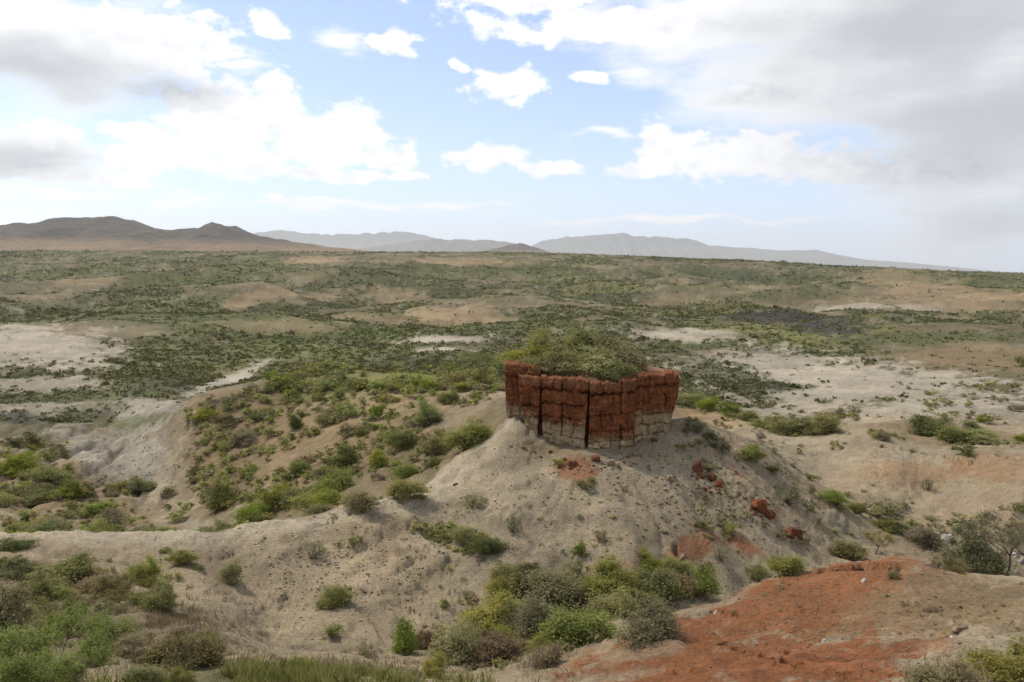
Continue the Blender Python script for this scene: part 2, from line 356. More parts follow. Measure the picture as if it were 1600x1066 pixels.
# soils: colours of the ground itself, laid out as patches on the map
PALE = (.268, .219, .145); TAN = (.255, .188, .110); BROWN = (.19, .137, .074); RED = (.21, .086, .037); ASH = (.275, .245, .19)
OLIVE = (.125, .115, .055); DARK = (.07, .072, .045); ROCK = (.058, .056, .046); ORANGE = (.245, .135, .068); WHITE = (.37, .335, .27); DUSK = (.20, .155, .10); FLAT = (.325, .282, .215); GRASS = (.15, .15, .052); GREEN = (.085, .097, .036)
PATCH = [ # u, v, half width, half height (px), tilt deg, soil, strength
 (500,690,230,90,-8,BROWN,.9),(380,690,110,70,-10,BROWN,.7),(620,640,120,50,0,TAN,.8),(560,600,180,16,0,OLIVE,.6),
 (230,650,60,50,30,ASH,.95),(180,720,120,45,35,ASH,.95),(350,597,80,12,-20,FLAT,.9),(270,800,90,12,15,WHITE,.6),(340,600,75,12,-20,WHITE,.8),
 (60,545,140,46,5,FLAT,1),(60,640,120,20,0,FLAT,.8),(60,600,110,14,0,FLAT,.8),(130,645,45,12,0,DARK,.7),(250,605,60,12,0,DARK,.7),(30,655,60,14,5,ROCK,.8),
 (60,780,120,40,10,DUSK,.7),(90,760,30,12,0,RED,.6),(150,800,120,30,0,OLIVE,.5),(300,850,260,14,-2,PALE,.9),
 (120,790,170,36,5,BROWN,.7),(330,800,60,20,0,BROWN,.6),(440,790,120,26,-5,BROWN,.8),(620,770,60,30,-35,TAN,.6),(720,700,50,30,-35,ORANGE,.35),(905,735,34,24,0,RED,.75),(870,700,120,14,0,TAN,.5),(800,680,40,30,-50,ORANGE,.35),
 (1155,740,60,12,45,RED,.5),(1075,860,26,50,60,RED,.8),(1165,850,32,14,35,RED,.85),(1000,880,60,20,0,ORANGE,.5),(1120,650,60,14,10,TAN,.9),(1085,650,50,12,10,ORANGE,.4),
 (1280,960,330,110,-12,ORANGE,.7),(1060,1040,220,60,0,ORANGE,.8),(1120,955,75,38,-10,PALE,.9),(1300,940,220,70,-20,ORANGE,.75),(1270,930,190,58,-20,RED,.8),(1310,890,110,18,-6,RED,.9),(1450,960,170,60,-12,BROWN,.6),(1540,950,120,60,0,BROWN,.6),
 (1090,1045,230,50,0,RED,1),(1260,1035,190,52,10,RED,1),(1400,1010,120,30,10,RED,.5),(960,1060,100,24,0,PALE,.6),(1000,1020,80,12,-20,PALE,.6),
 (1430,740,110,24,8,ORANGE,.6),(1350,760,150,50,0,TAN,.5),(1560,730,80,22,6,ORANGE,.5),(1500,680,160,26,5,BROWN,.7),(1250,720,110,35,20,PALE,.6),(1300,810,120,20,35,ASH,.5),
 (1330,605,260,48,4,FLAT,1),(1200,575,120,26,0,FLAT,.95),(1500,640,150,18,0,FLAT,.9),(1230,645,90,14,0,FLAT,.8),(1150,590,80,26,15,DARK,.85),(1220,606,70,10,0,DARK,.8),(1500,560,180,22,0,BROWN,.8),
 (640,588,200,22,0,GRASS,.75),(300,500,200,26,0,GREEN,.7),(480,525,230,22,0,GREEN,.7),(560,548,180,16,0,GRASS,.5),(250,440,220,20,0,GREEN,.5),(1260,515,170,16,0,GRASS,.8),
 (1480,530,170,12,0,GREEN,.7),(1100,540,90,14,0,GREEN,.8),(1130,432,130,18,0,GREEN,.8),(1250,455,120,14,0,GREEN,.6),(920,465,70,16,15,GREEN,.8),(800,425,160,10,0,GREEN,.5),(640,420,120,9,0,GREEN,.6),(400,470,130,10,0,GREEN,.6),
 (200,660,90,10,5,GREEN,.7),(180,615,110,9,0,GREEN,.7),(760,510,140,12,0,GREEN,.7),(1530,430,130,8,0,GREEN,.7),(1430,470,170,22,0,TAN,.5),
 (1330,600,270,46,4,FLAT,1),(1180,572,110,22,0,FLAT,.95),(60,540,150,44,5,FLAT,1),(1150,592,80,24,15,DARK,.85),(1220,607,70,9,0,DARK,.8),(1200,495,125,11,0,ROCK,1),(1290,511,75,15,0,ROCK,1),(1070,522,100,11,0,FLAT,.95),(1050,470,60,14,0,TAN,.4),(1350,478,80,10,0,WHITE,.6),(1440,480,60,10,0,WHITE,.5),
 (700,532,85,9,0,FLAT,1),(690,546,52,7,-5,FLAT,.9),(700,490,90,24,0,TAN,.9),(620,470,50,14,0,TAN,.7),(500,405,52,9,0,TAN,1),(450,455,110,14,-10,TAN,.75),
 (720,408,110,9,0,TAN,.8),(600,500,80,16,0,TAN,.6),(130,440,60,12,0,TAN,.6),(1500,460,150,20,0,TAN,.6),(1420,440,90,12,0,TAN,.6),(940,420,40,10,0,TAN,.6),(430,510,120,14,0,TAN,.5),
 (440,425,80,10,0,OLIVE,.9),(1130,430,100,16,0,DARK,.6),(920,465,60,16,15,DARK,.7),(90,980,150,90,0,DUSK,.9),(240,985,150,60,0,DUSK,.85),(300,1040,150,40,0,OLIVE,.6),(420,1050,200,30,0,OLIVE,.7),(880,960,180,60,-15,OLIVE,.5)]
def field(u, v, du, dv, tilt):
    """distance field (1 = rim) of an elliptical patch of ground, in map coordinates"""
    c, s = math.cos(R(tilt)), math.sin(R(tilt)); e = 0.2
    P = cast([u, u + du * c * e, u - dv * s * e, u - du * c * e, u + dv * s * e], [v, v + du * s * e, v + dv * c * e, v - du * s * e, v - dv * c * e])
    Q = np.stack([P[:, 0] / P[:, 1], np.log(P[:, 1])], 1)
    e1 = np.where(abs(Q[1, 1] - Q[0, 1]) < abs(Q[3, 1] - Q[0, 1]), Q[1] - Q[0], Q[0] - Q[3]) / e
    e2 = np.where(abs(Q[2, 1] - Q[0, 1]) < abs(Q[4, 1] - Q[0, 1]), Q[2] - Q[0], Q[0] - Q[4]) / e
    M = np.array([[e1[0], e2[0]], [e1[1], e2[1]]])
    if abs(np.linalg.det(M)) < 1e-9: M = np.array([[du / FPX, 0], [0, 0.2]])
    return Q[0], np.linalg.inv(M)
def infield(fl, a, L):
    q, Mi = fl
    x = Mi[0, 0] * (a - q[0]) + Mi[0, 1] * (L - q[1]); y = Mi[1, 0] * (a - q[0]) + Mi[1, 1] * (L - q[1])
    return np.hypot(x, y)

def veg_noise(x, y, d):
    k = np.clip(d / 420, .6, 2.2)
    lowl = sstep(np.abs(2 * fbm(x / 260, y / 210, 4, 55) - 1), .18, .42) * .09 - .03
    n_ = fbm(x / 90, y / 150, 4, 401) * .6 + fbm(x / 17, y / 26, 3, 406) * .4 + lowl
    return sstep(n_, .42, .54)
def soil_color():
    sc = np.clip(DD, 15, 2000)
    n1 = fbm(X / 14, Y / 14, 5, 101); n2 = fbm(X / 3, Y / 3, 4, 103)
    nf = fbm(X / 120, Y / 200, 5, 107); nf2 = fbm(X / 40, Y / 60, 4, 109)
    C = np.empty(Hh.shape + (3,))
    near = np.array(PALE); C[:] = near
    k = sstep(n1, 0.42, 0.62)[..., None]; C = C * (1 - 0.35 * k) + np.array(TAN) * 0.35 * k
    farc = np.array((.13, .11, .062)) * np.ones_like(C)
    k = sstep(nf, .42, .58)[..., None]; farc = farc * (1 - k) + np.array((.105, .10, .05)) * k
    k = sstep(nf2, .54, .68)[..., None]; farc = farc * (1 - .55 * k) + np.array((.205, .158, .098)) * .55 * k
    k = sstep(DD + (n1 - .5) * 60, 100, 165)[..., None]; C = C * (1 - k) + farc * k
    vg = veg_noise(X, Y, DD) * sstep(DD, 110, 180) * (1 - sstep(DD, 1400, 1700))
    gp = sstep(fbm(X / 80, Y / 120, 3, 421), .42, .6)[..., None]
    gcol = np.array((.078, .078, .037)) * (1 - gp) + np.array((.108, .107, .042)) * gp
    gcol = gcol * (0.7 + .6 * fbm(X / 7, Y / 9, 3, 423))[..., None]
    k = (.9 * vg)[..., None]; C = C * (1 - k) + gcol * k
    fl = (sstep(fbm(X / 6, Y / 9, 2, 141), .66, .74) * sstep(DD, 180, 300) * .3)[..., None]; C = C * (1 - fl) + np.array((.33, .285, .215)) * fl
    wv = (fbm(AA * 40, LL * 30, 4, 111) - .5) * 1.1 + (fbm(AA * 160, LL * 110, 3, 113) - .5) * .7 + (fbm(X / 1.3, Y / 1.3, 3, 115) - .5) * .4 * (1 - sstep(DD, 60, 120))
    a, L = AA, LL
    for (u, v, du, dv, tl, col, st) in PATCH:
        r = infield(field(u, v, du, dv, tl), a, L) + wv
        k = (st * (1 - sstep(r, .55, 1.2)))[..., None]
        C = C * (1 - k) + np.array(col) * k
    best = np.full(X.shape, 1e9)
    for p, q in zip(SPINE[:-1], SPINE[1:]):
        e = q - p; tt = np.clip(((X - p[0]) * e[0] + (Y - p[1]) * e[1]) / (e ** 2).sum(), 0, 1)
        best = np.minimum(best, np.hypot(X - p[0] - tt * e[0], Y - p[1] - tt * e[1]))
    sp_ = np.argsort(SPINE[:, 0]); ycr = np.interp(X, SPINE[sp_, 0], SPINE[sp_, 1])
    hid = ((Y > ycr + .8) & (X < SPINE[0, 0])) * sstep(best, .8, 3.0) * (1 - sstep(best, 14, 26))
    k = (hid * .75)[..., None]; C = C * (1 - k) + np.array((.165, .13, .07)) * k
    k = ((1 - sstep(best + wv * 1.2, .6, 3.2)) * .75)[..., None]; C = C * (1 - k) + np.array((.37, .315, .225)) * k  # pale crest soil, with the well-lit brightness of the crest painted into its colour
    # grassy tint in the far plain beyond the rim
    k = sstep(DD, 1400, 1800)[..., None]; C = C * (1 - k) + np.array((.24, .19, .12)) * k
    # bedded soil: faint bands by height on steep flanks; patchy tone from noise
    band = vnoise(Hh * 1.6 + n2 * 2.0, n1 * 2, 121)
    C = C * (0.80 + 0.40 * band[..., None]) * (0.86 + 0.28 * n2[..., None])
    return np.clip(C, 0.01, 0.8)
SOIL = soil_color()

def mesh_from(name, V, F, smooth=True):
    me = bpy.data.meshes.new(name)
    V = np.asarray(V, np.float32); F = np.asarray(F, np.int32)
    me.vertices.add(len(V)); me.vertices.foreach_set('co', V.ravel())
    k = F.shape[1]
    me.loops.add(F.size); me.loops.foreach_set('vertex_index', F.ravel())
    me.polygons.add(len(F)); me.polygons.foreach_set('loop_start', np.arange(0, F.size, k, dtype=np.int32))
    me.update(calc_edges=True)
    if smooth: me.polygons.foreach_set('use_smooth', np.ones(len(F), bool))
    me.validate()
    return me
def color_attr(me, name, C):
    at = me.color_attributes.new(name, 'FLOAT_COLOR', 'POINT')
    C = np.concatenate([np.asarray(C, np.float32), np.ones((len(C), 1), np.float32)], 1)
    at.data.foreach_set('color', C.ravel())
def grid_faces(nr, nc):
    i = np.arange(nr * nc).reshape(nr, nc)
    return np.stack([i[:-1, :-1], i[:-1, 1:], i[1:, 1:], i[1:, :-1]], -1).reshape(-1, 4)
def link(o, parent=None):
    COL.objects.link(o)
    if parent is not None: o.parent = parent
    return o
def obj(name, me, mat=None, parent=None, loc=None, label=None, cat=None, group=None, kind=None):
    o = bpy.data.objects.new(name, me); link(o, parent)
    if mat is not None and me is not None and len(me.materials) == 0:
        for m_ in (mat if isinstance(mat, (list, tuple)) else [mat]): me.materials.append(m_)
    if loc is not None: o.location = loc
    tag(o, label, cat, group, kind)
    return o
def tag(o, label=None, cat=None, group=None, kind=None):
    if label: o['label'] = label
    if cat: o['category'] = cat
    if group: o['group'] = group
    if kind: o['kind'] = kind
    return o
def mat_new(name):
    m_ = bpy.data.materials.new(name); m_.use_nodes = True
    n = NT(m_.node_tree); n.n.clear()
    o = n.new('ShaderNodeOutputMaterial')
    return m_, n, o
def principled(n, out, col, rough=0.9, normal=None, spec=0.2):
    b = n.new('ShaderNodeBsdfPrincipled'); n.put(b.inputs['Base Color'], col)
    n.put(b.inputs['Roughness'], rough); b.inputs['Specular IOR Level'].default_value = spec
    if normal is not None: n.put(b.inputs['Normal'], normal)
    n.l.new(b.outputs[0], out.inputs[0]); return b

# soil material: colour map of the ground with fine grain and relief
m_soil, n, o_ = mat_new('soil')
at = n.new('ShaderNodeAttribute', attribute_name='soil')
geo = n.new('ShaderNodeNewGeometry'); P = geo.outputs['Position']
g_a = n.noise(P, 6.0, 6, 0.65); g_b = n.noise(P, 0.8, 5, 0.6); g_c = n.noise(P, 0.06, 6, 0.62); g_d = n.noise(P, 28.0, 3, 0.6)
mul = n.m('MULTIPLY', n.mr(g_a, .28, .72, .60, 1.30, False), n.m('MULTIPLY', n.mr(g_b, .3, .7, .84, 1.14, False), n.mr(g_c, .3, .7, .82, 1.16, False)))
colr = n.vm('SCALE', at.outputs['Color'], scale=mul)
hgt = n.m('ADD', n.m('MULTIPLY', g_a, 0.17), n.m('ADD', n.m('MULTIPLY', g_b, 0.25), n.m('MULTIPLY', g_d, 0.03)))
principled(n, o_, colr, 0.95, n.bump(hgt, 0.9, 1.0), 0.1)

V = np.stack([X, Y, Hh], -1).reshape(-1, 3)
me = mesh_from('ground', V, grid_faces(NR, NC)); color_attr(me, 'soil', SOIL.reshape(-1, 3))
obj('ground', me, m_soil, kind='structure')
# ------------------------------------------------------------------ far hills and mountains
def rock_hill_mat(name, low, high, z0, z1):
    m_, n, o_ = mat_new(name)
    g = n.new('ShaderNodeNewGeometry'); s = n.new('ShaderNodeSeparateXYZ'); n.put(s.inputs[0], g.outputs['Position'])
    nz = n.noise(g.outputs['Position'], 0.004, 6, 0.6); nz2 = n.noise(g.outputs['Position'], 0.03, 5, 0.65)
    f = n.mr(n.m('MULTIPLY_ADD', n.m('SUBTRACT', nz, 0.5), (z1 - z0) * 1.6, s.outputs[2]), z0, z1)
    c = n.mix(f, low, high)
    c = n.vm('SCALE', c, scale=n.m('MULTIPLY', n.mr(nz2, .3, .7, .72, 1.25, False), n.mr(nz, .3, .7, .85, 1.15, False)))
    principled(n, o_, c, 0.95, n.bump(nz2, 0.9, 30.0), 0.1)
    return m_
def mountain(name, prof, d0, depth, base, mat, seed, rough=0.16, nu=220, ns=46):
    us = np.linspace(prof[0][0], prof[-1][0], nu)
    vs = np.interp(us, [p[0] for p in prof], [p[1] for p in prof])
    vs = vs - (fbm(us / 13.0, us * 0 + seed, 5, seed, .6) - .5) * np.clip(395 - vs, 0, 30) * .20
    a, t = ray(us, vs)
    crest = np.maximum(t * d0 - base, 4.0)
    s = np.linspace(-1, 1, ns)
    S, Ai = np.meshgrid(s, np.arange(nu), indexing='ij')
    x0 = (a * d0)[Ai]; y0 = d0 + S * depth
    meander = (fbm(x0 / (depth * .8), y0 * 0 + seed, 3, seed) - .5) * 0.5 * (1 - np.abs(S))
    k = np.clip(1 - np.abs(S), 0, 1)
    shp = 0.62 * k ** 1.25 + 0.38 * k ** 3
    rid = 1 - np.abs(2 * fbm(x0 / (depth * .22), y0 / (depth * .45), 4, seed + 3) - 1)
    rn = (rid - .6) * rough * (1 - k ** 6) * k ** .6 * 1.6
    z = base - 6 + crest[Ai] * np.clip(shp + rn * 1.0, -.02, 1.0)
    z = z + (fbm(x0 / (depth * .05), y0 / (depth * .05), 3, seed + 8) - .5) * crest[Ai] * 0.05 * k
    Vv = np.stack([x0, y0 + meander * depth * .3, z], -1).reshape(-1, 3)
    me = mesh_from(name, Vv, grid_faces(ns, nu)[:, ::-1])
    return obj(name, me, mat, kind='structure')
m_hill = rock_hill_mat('hill_rock', (.215, .15, .088), (.085, .070, .052), 22, 70)
mountain('hills', [(-420,388),(-200,384),(-90,378),(0,371),(25,366),(45,358),(62,351),(92,339),(135,337),(153,345),(172,334),(205,346),(240,356),(265,360),(300,356),(318,353),(332,345),(352,351),(370,352),(395,364),(440,373),(500,382),(560,389),(640,396)],
         4300, 1500, -12, m_hill, 3, 0.5, 480, 110)
m_mt = rock_hill_mat('mountain_slope', (.17, .165, .14), (.095, .105, .105), 150, 600)
mountain('mountains', [(250,388),(330,376),(395,364),(432,358),(470,362),(520,366),(600,363),(640,361),(668,368),(690,374),(740,383),(800,394)], 24000, 3000, -40, m_mt, 11, 0.30)
mountain('mountains', [(520,394),(570,386),(610,380),(680,372),(720,374),(770,374),(800,378),(835,386),(870,397)], 15500, 2200, -40, m_mt, 17, 0.32)
mountain('hills', [(735,396),(770,388),(795,382),(815,378),(838,386),(870,396)], 8200, 900, -20, m_hill, 23, 0.25, 120, 40)
mountain('mountains', [(800,398),(830,383),(850,374),(890,369),(925,366),(960,363),(1000,367),(1060,371),(1090,373),(1108,383),(1150,386),(1185,387),(1220,391),(1280,389),(1310,397),(1350,405),(1420,410),(1500,418),(1560,424),(1640,430)], 26000, 3600, -420, m_mt, 29, 0.34, 360, 60)

# haze: the air between here and the mountains
hz, n, o_ = mat_new('haze_air')
pv = n.new('ShaderNodeVolumePrincipled'); pv.inputs['Color'].default_value = (.93, .965, 1.0, 1)
pv.inputs['Density'].default_value = HAZE_DENSITY; pv.inputs['Anisotropy'].default_value = 0.55
n.l.new(pv.outputs[0], o_.inputs['Volume'])
bx = np.array([(x, y, z) for z in (-900, 1000) for y in (-2500, 31500) for x in (-48000, 48000)], float)
me = mesh_from('haze', bx, [(0, 2, 3, 1), (4, 5, 7, 6), (0, 1, 5, 4), (2, 6, 7, 3), (0, 4, 6, 2), (1, 3, 7, 5)], False)
obj('haze', me, hz, kind='stuff')

# ------------------------------------------------------------------ rock outcrop
def n3(p, s, seed):
    return (vnoise(p[:, 0] / s + p[:, 2] / s * .7, p[:, 1] / s - p[:, 2] / s * .6, seed) + vnoise(p[:, 2] / s + 3.1, p[:, 0] / s * .8 + p[:, 1] / s * .5, seed + 1)) * .5 - .5
def cube_pts(nn):
    g = np.linspace(-1, 1, nn + 1); Vs, Fs = [], []; k = 0
    for ax in range(3):
        for sg in (-1, 1):
            a_, b_ = np.meshgrid(g, g); q = np.empty((a_.size, 3))
            q[:, ax] = sg; q[:, (ax + 1) % 3] = a_.ravel(); q[:, (ax + 2) % 3] = b_.ravel()
            f = grid_faces(nn + 1, nn + 1) + k
            Vs.append(q); Fs.append(f if sg > 0 else f[:, ::-1]); k += len(q)
    V = np.concatenate(Vs); F = np.concatenate(Fs)
    key = np.round(V * 1000).astype(int); u_, idx, inv = np.unique(key, axis=0, return_index=True, return_inverse=True)
    return V[idx], inv.reshape(-1)[F]
CUBE5 = cube_pts(7)
CUBE3 = cube_pts(3)
def block_mesh(name, plan, z0, z1, seed, rough=0.09, rnd=0.10, cube=CUBE5, warp=False):
    """a joint block: plan = front-left, front-right, back-right, back-left"""
    q, F = cube
    q = q.copy()
    s = np.sort(np.abs(q), axis=1); q = q * (1 - rnd * (s[:, 1] ** 5))[:, None]
    fx = (q[:, 0:1] + 1) / 2; fy = (q[:, 1:2] + 1) / 2; fz = (q[:, 2:3] + 1) / 2
    p = np.asarray(plan, float)
    xy = (p[0] * (1 - fx) + p[1] * fx) * (1 - fy) + (p[3] * (1 - fx) + p[2] * fx) * fy
    zz0 = np.asarray(z0, float).reshape(-1); zz1 = np.asarray(z1, float).reshape(-1)
    if len(zz0) == 1: zz0 = np.repeat(zz0, 2)
    if len(zz1) == 1: zz1 = np.repeat(zz1, 2)
    z = (zz0[0] * (1 - fx) + zz0[1] * fx) * (1 - fz) + (zz1[0] * (1 - fx) + zz1[1] * fx) * fz
    V = np.concatenate([xy, z], 1)
    dv = np.stack([n3(V, .55, seed), n3(V, .5, seed + 5), n3(V, .6, seed + 9)], 1) * 2
    dv += np.stack([n3(V, .22, seed + 11), n3(V, .2, seed + 15), n3(V, .24, seed + 19)], 1)
    V = V + dv * rough * np.array([.6, 1.3, .8])
    if warp:   # joints wander together through the whole mass
        V = V + np.stack([n3(V, 1.9, 811) * .55 + n3(V, .6, 817) * .22, n3(V, 2.2, 821) * .9 + n3(V, .8, 823) * .45, n3(V, 1.7, 827) * .55 + n3(V, .5, 829) * .16], 1)
    me = mesh_from(name, V, F, False)
    return me
def rock_mat(name, c0, c1, c2, strata=1.0):
    m_, n, o_ = mat_new(name)
    g = n.new('ShaderNodeNewGeometry'); Pp = g.outputs['Position']
    oi = n.new('ShaderNodeObjectInfo')
    bed = n.noise(n.vm('MULTIPLY', Pp, (.35, .35, 4.0)), 1.0, 6, .65)
    gr = n.noise(Pp, 5.0, 6, .65); big = n.noise(Pp, .8, 4, .6); pits = n.vor(Pp, 9.0)
    c = n.mix(n.mr(bed, .35, .65), c0, c1)
    c = n.mix(n.mr(big, .52, .72, 0, .75), c, c2)
    vz = n.mr(oi.outputs['Random'], 0, 1, .80, 1.15, False)
    c = n.vm('SCALE', c, scale=n.m('MULTIPLY', vz, n.mr(gr, .28, .72, .50, 1.40, False)))
    h = n.m('ADD', n.m('MULTIPLY', gr, .10), n.m('ADD', n.m('MULTIPLY', bed, .12 * strata), n.m('MULTIPLY', pits, .03)))
    principled(n, o_, c, .92, n.bump(h, .9, 1.0), .15)
    return m_
m_red = rock_mat('red_rock', (.185, .060, .024), (.125, .042, .020), (.075, .031, .018))
m_redl = rock_mat('red_rock_weathered', (.20, .085, .042), (.155, .063, .032), (.11, .047, .028))
m_tan = rock_mat('tan_rock', (.25, .19, .125), (.205, .145, .09), (.165, .105, .065))
m_pale = rock_mat('pale_rock', (.40, .37, .32), (.33, .30, .25), (.26, .225, .18))
YM = 66.0
def pz(v, d, u=920): return float(ray([u], [v])[1][0] * d)
def pp(u, dy):
    d = YM + dy; return np.array([float(ray([u], [620])[0][0]) * d, d])
outcrop = obj('rock_outcrop', None, loc=(float(MONO[0]), YM + 3, g1(MONO[0], YM + 3)),
              label='blocky dark red rock outcrop with cracked faces on top of the pale cone', cat='rock outcrop')
org = np.array(outcrop.location)
def put_block(name, me, mat):
    co = np.empty(len(me.vertices) * 3, np.float32); me.vertices.foreach_get('co', co)
    me.vertices.foreach_set('co', (co.reshape(-1, 3) - org).astype(np.float32).ravel())
    return obj(name, me, mat, outcrop)
def gridbox(nx, ny, nz):
    Vs, Fs, k = [], [], 0
    g = [np.linspace(-1, 1, q + 1) for q in (nx, ny, nz)]
    for ax in range(3):
        b_, c_ = (ax + 1) % 3, (ax + 2) % 3
        for sg in (-1, 1):
            B, Cc = np.meshgrid(g[b_], g[c_]); q = np.empty((B.size, 3)); q[:, ax] = sg; q[:, b_] = B.ravel(); q[:, c_] = Cc.ravel()
            f = grid_faces(len(g[c_]), len(g[b_])) + k
            Vs.append(q); Fs.append(f if sg > 0 else f[:, ::-1]); k += len(q)
    V = np.concatenate(Vs); F = np.concatenate(Fs)
    key = np.round(V * 10000).astype(int); u_, idx, inv = np.unique(key, axis=0, return_index=True, return_inverse=True)
    return V[idx], inv.reshape(-1)[F]
# column, top left/right, bottom left/right (px), depth at either side, rows top/bottom, where the pale bed starts, bedding joints, upright grooves, recess of the pale bed
COLS = [
 (810,844.6,822,840.5,2.1,1.25,590,702,652,[(607,.14),(636,.12),(652,.08)],[(829,.06)],.28),
 (845,918.8,848.5,915,1.2,-.85,593,716,661,[(612,.18),(634,.14),(655,.10),(684,.06),(698,.05)],[(862,.04),(878.5,.16),(897,.06)],.22),
 (921,993,921,991,-.95,.55,598,718,683,[(616,.20),(649,.07),(674,.08),(690,.08),(702,.06)],[(931,.04),(940,.12),(956,.10),(970.5,.13),(982,.05)],.16),
 (788.5,842,794,842,3.5,2.7,573,704,635,[(592,.10),(620,.06),(655,.05)],[(803,.05),(822,.08)],.35),
 (990,1060.5,993,1046,1.7,3.4,586,708,645,[(603,.14),(627,.05),(664,.10),(680,.09),(692,.06)],[(1012,.05),(1038,.14),(1026,.05)],.42)]
m_cliff, n, o_ = mat_new('cliff_rock')
at = n.new('ShaderNodeAttribute', attribute_name='rock'); g = n.new('ShaderNodeNewGeometry'); Pp = g.outputs['Position']
bed = n.noise(n.vm('MULTIPLY', Pp, (.4, .4, 5.0)), 1.0, 6, .68); gr = n.noise(Pp, 4.5, 7, .68); st = n.noise(n.vm('MULTIPLY', Pp, (5.0, 5.0, .5)), 1.0, 4, .6)
c = n.vm('SCALE', at.outputs['Color'], scale=n.m('MULTIPLY', n.mr(gr, .28, .72, .48, 1.48, False), n.m('MULTIPLY', n.mr(bed, .3, .7, .72, 1.25, False), n.mr(st, .3, .7, .75, 1.2, False))))
h = n.m('ADD', n.m('MULTIPLY', gr, .16), n.m('MULTIPLY', bed, .16))
principled(n, o_, c, .93, n.bump(h, 1.0, 1.0), .12)
u_wide = lambda q: q > 805
seed = 200
for (ul, ur, bl, br, d0, d1, v0, v1, vp, joints, grooves, rec) in COLS:
    seed += 7
    q, F = gridbox(max(10, int((ur - ul) * .95)), 6, 84)
    fx = (q[:, 0] + 1) / 2; fy = (q[:, 1] + 1) / 2; fz = (1 - q[:, 2]) / 2          # fz 0 at the top
    vv = v0 + (v1 - v0) * fz
    kb = sstep(vv, 600, 690)
    L_ = ul + (bl - ul) * kb; R_ = ur + (br - ur) * kb
    uu = L_ + (R_ - L_) * fx
    rg_ = 2.6 * (vnoise(vv / 9.0, uu * 0 + seed, 5) - .5)                            # ragged sides
    edge_ = np.abs(q[:, 0]) ** 6
    uu = uu - np.sign(q[:, 0]) * edge_ * (.12 + rg_ * .5)
    dd = d0 + (d1 - d0) * fx
    a_ = ray(uu, uu * 0 + 620)[0]
    zt = ray(uu * 0 + 920, vv)[1] * (YM + (d0 + d1) / 2)
    W3 = np.stack([uu * .053, uu * 0 + seed, zt], 1)
    bn = zt * 2.4 + vnoise(uu / 22, zt * .3, 51) * 2.2
    bi = np.floor(bn); bw = 13 + 14 * _h(bi, bi * 0 + 1, seed)
    bj = np.floor(uu / bw + 7.3 * _h(bi, bi * 0 + 2, seed)); bi2 = np.floor(bn * 2.7); bj2 = np.floor(uu / (bw * .45) + 3.1 * _h(bi2, bi2 * 0, seed))
    bedo = (_h(bi, bj, 9) - .5) * .15 + (_h(bi2, bj2, 11) - .5) * .05
    bedo = bedo - .12 * sstep(vv, 672, 690)
    y = dd + bedo + (vnoise(uu / 13, zt / 1.1, seed) - .5) * .14 + (vnoise(uu / 4.5, zt / .35, seed + 1) - .5) * .08 + (vnoise(uu / 2, zt / .15, seed + 2) - .5) * .05
    y = y - .26 * (1 - sstep(vv, v0 + 9, v0 + 17 + 5 * (vnoise(uu / 8, uu * 0, 77) - .5))) * (1 if rec < .1 else .3)
    wob = (vnoise(uu / 7, uu * 0, seed + 3) - .5) * 3.6 + (vnoise(uu / 2.5, uu * 0, seed + 4) - .5) * 1.6
    for (jv, jd) in joints:
        wd_ = 1.1 + 1.2 * vnoise(uu / 9, uu * 0 + jv, seed)
        y = y + jd * 3.0 * (1 - sstep(np.abs(vv - jv - wob), wd_ * .4, wd_ * 1.3)) * sstep(vnoise(uu / 15, uu * 0 + jv * .37, seed + 6), .12, .4)
    for (gu, gd) in grooves:
        y = y + gd * 2.0 * (1 - sstep(np.abs(uu - gu + (vnoise(vv / 12, vv * 0 + gu, 3) - .5) * 5), .6, 2.2)) * sstep(vnoise(vv / 16, vv * 0 + gu * .31, 13), .30, .5)
    pal_ = sstep(vv + (vnoise(uu / 10, vv * 0, 31) - .5) * 9 + (vnoise(uu / 4, vv / 5, 33) - .5) * 8, vp - 7, vp + 8)
    y = y + rec * sstep(vv, vp - 2, vp + 3) + edge_ * .07
    y = np.where(q[:, 1] > -.99, dd + .8 + fy * 2.0, y)
    top_ = (q[:, 2] > .99)
    zt = zt + ((vnoise(uu / 4, dd * 2, seed + 8) - .5) * .16 + (_h(np.floor(uu / 14.0), np.floor(uu / 14.0) * 0, seed) - .5) * .22) * (1 - sstep(fz, 0, .12))
    Vw = np.stack([a_ * (YM + y), YM + y, zt], 1)
    lipc = (1 - sstep(vv, v0 + 8, v0 + 16)) * (1 if rec < .3 and u_wide(ul) else .3)
    red_ = np.array((.180, .062, .024)) * (1 - lipc[:, None] * .6) + np.array((.20, .092, .048)) * lipc[:, None] * .6
    red_ = red_ * (0.72 + .5 * vnoise(uu / 9, vv / 14, 41))[:, None]
    pale_c = np.array((.35, .262, .155)) * (0.8 + .4 * vnoise(uu / 7, vv / 5, 43))[:, None]
    wash = (.18 * vnoise(uu / 3, vv / 30, 47))[:, None]
    pale_c = pale_c * (1 - wash) + np.array((.19, .085, .045)) * wash
    Cc = red_ * (1 - pal_[:, None]) + pale_c * pal_[:, None]
    me = mesh_from('rock_column', Vw, F, False); color_attr(me, 'rock', Cc)
    put_block('rock_column', me, m_cliff)
rg = random.Random(4)
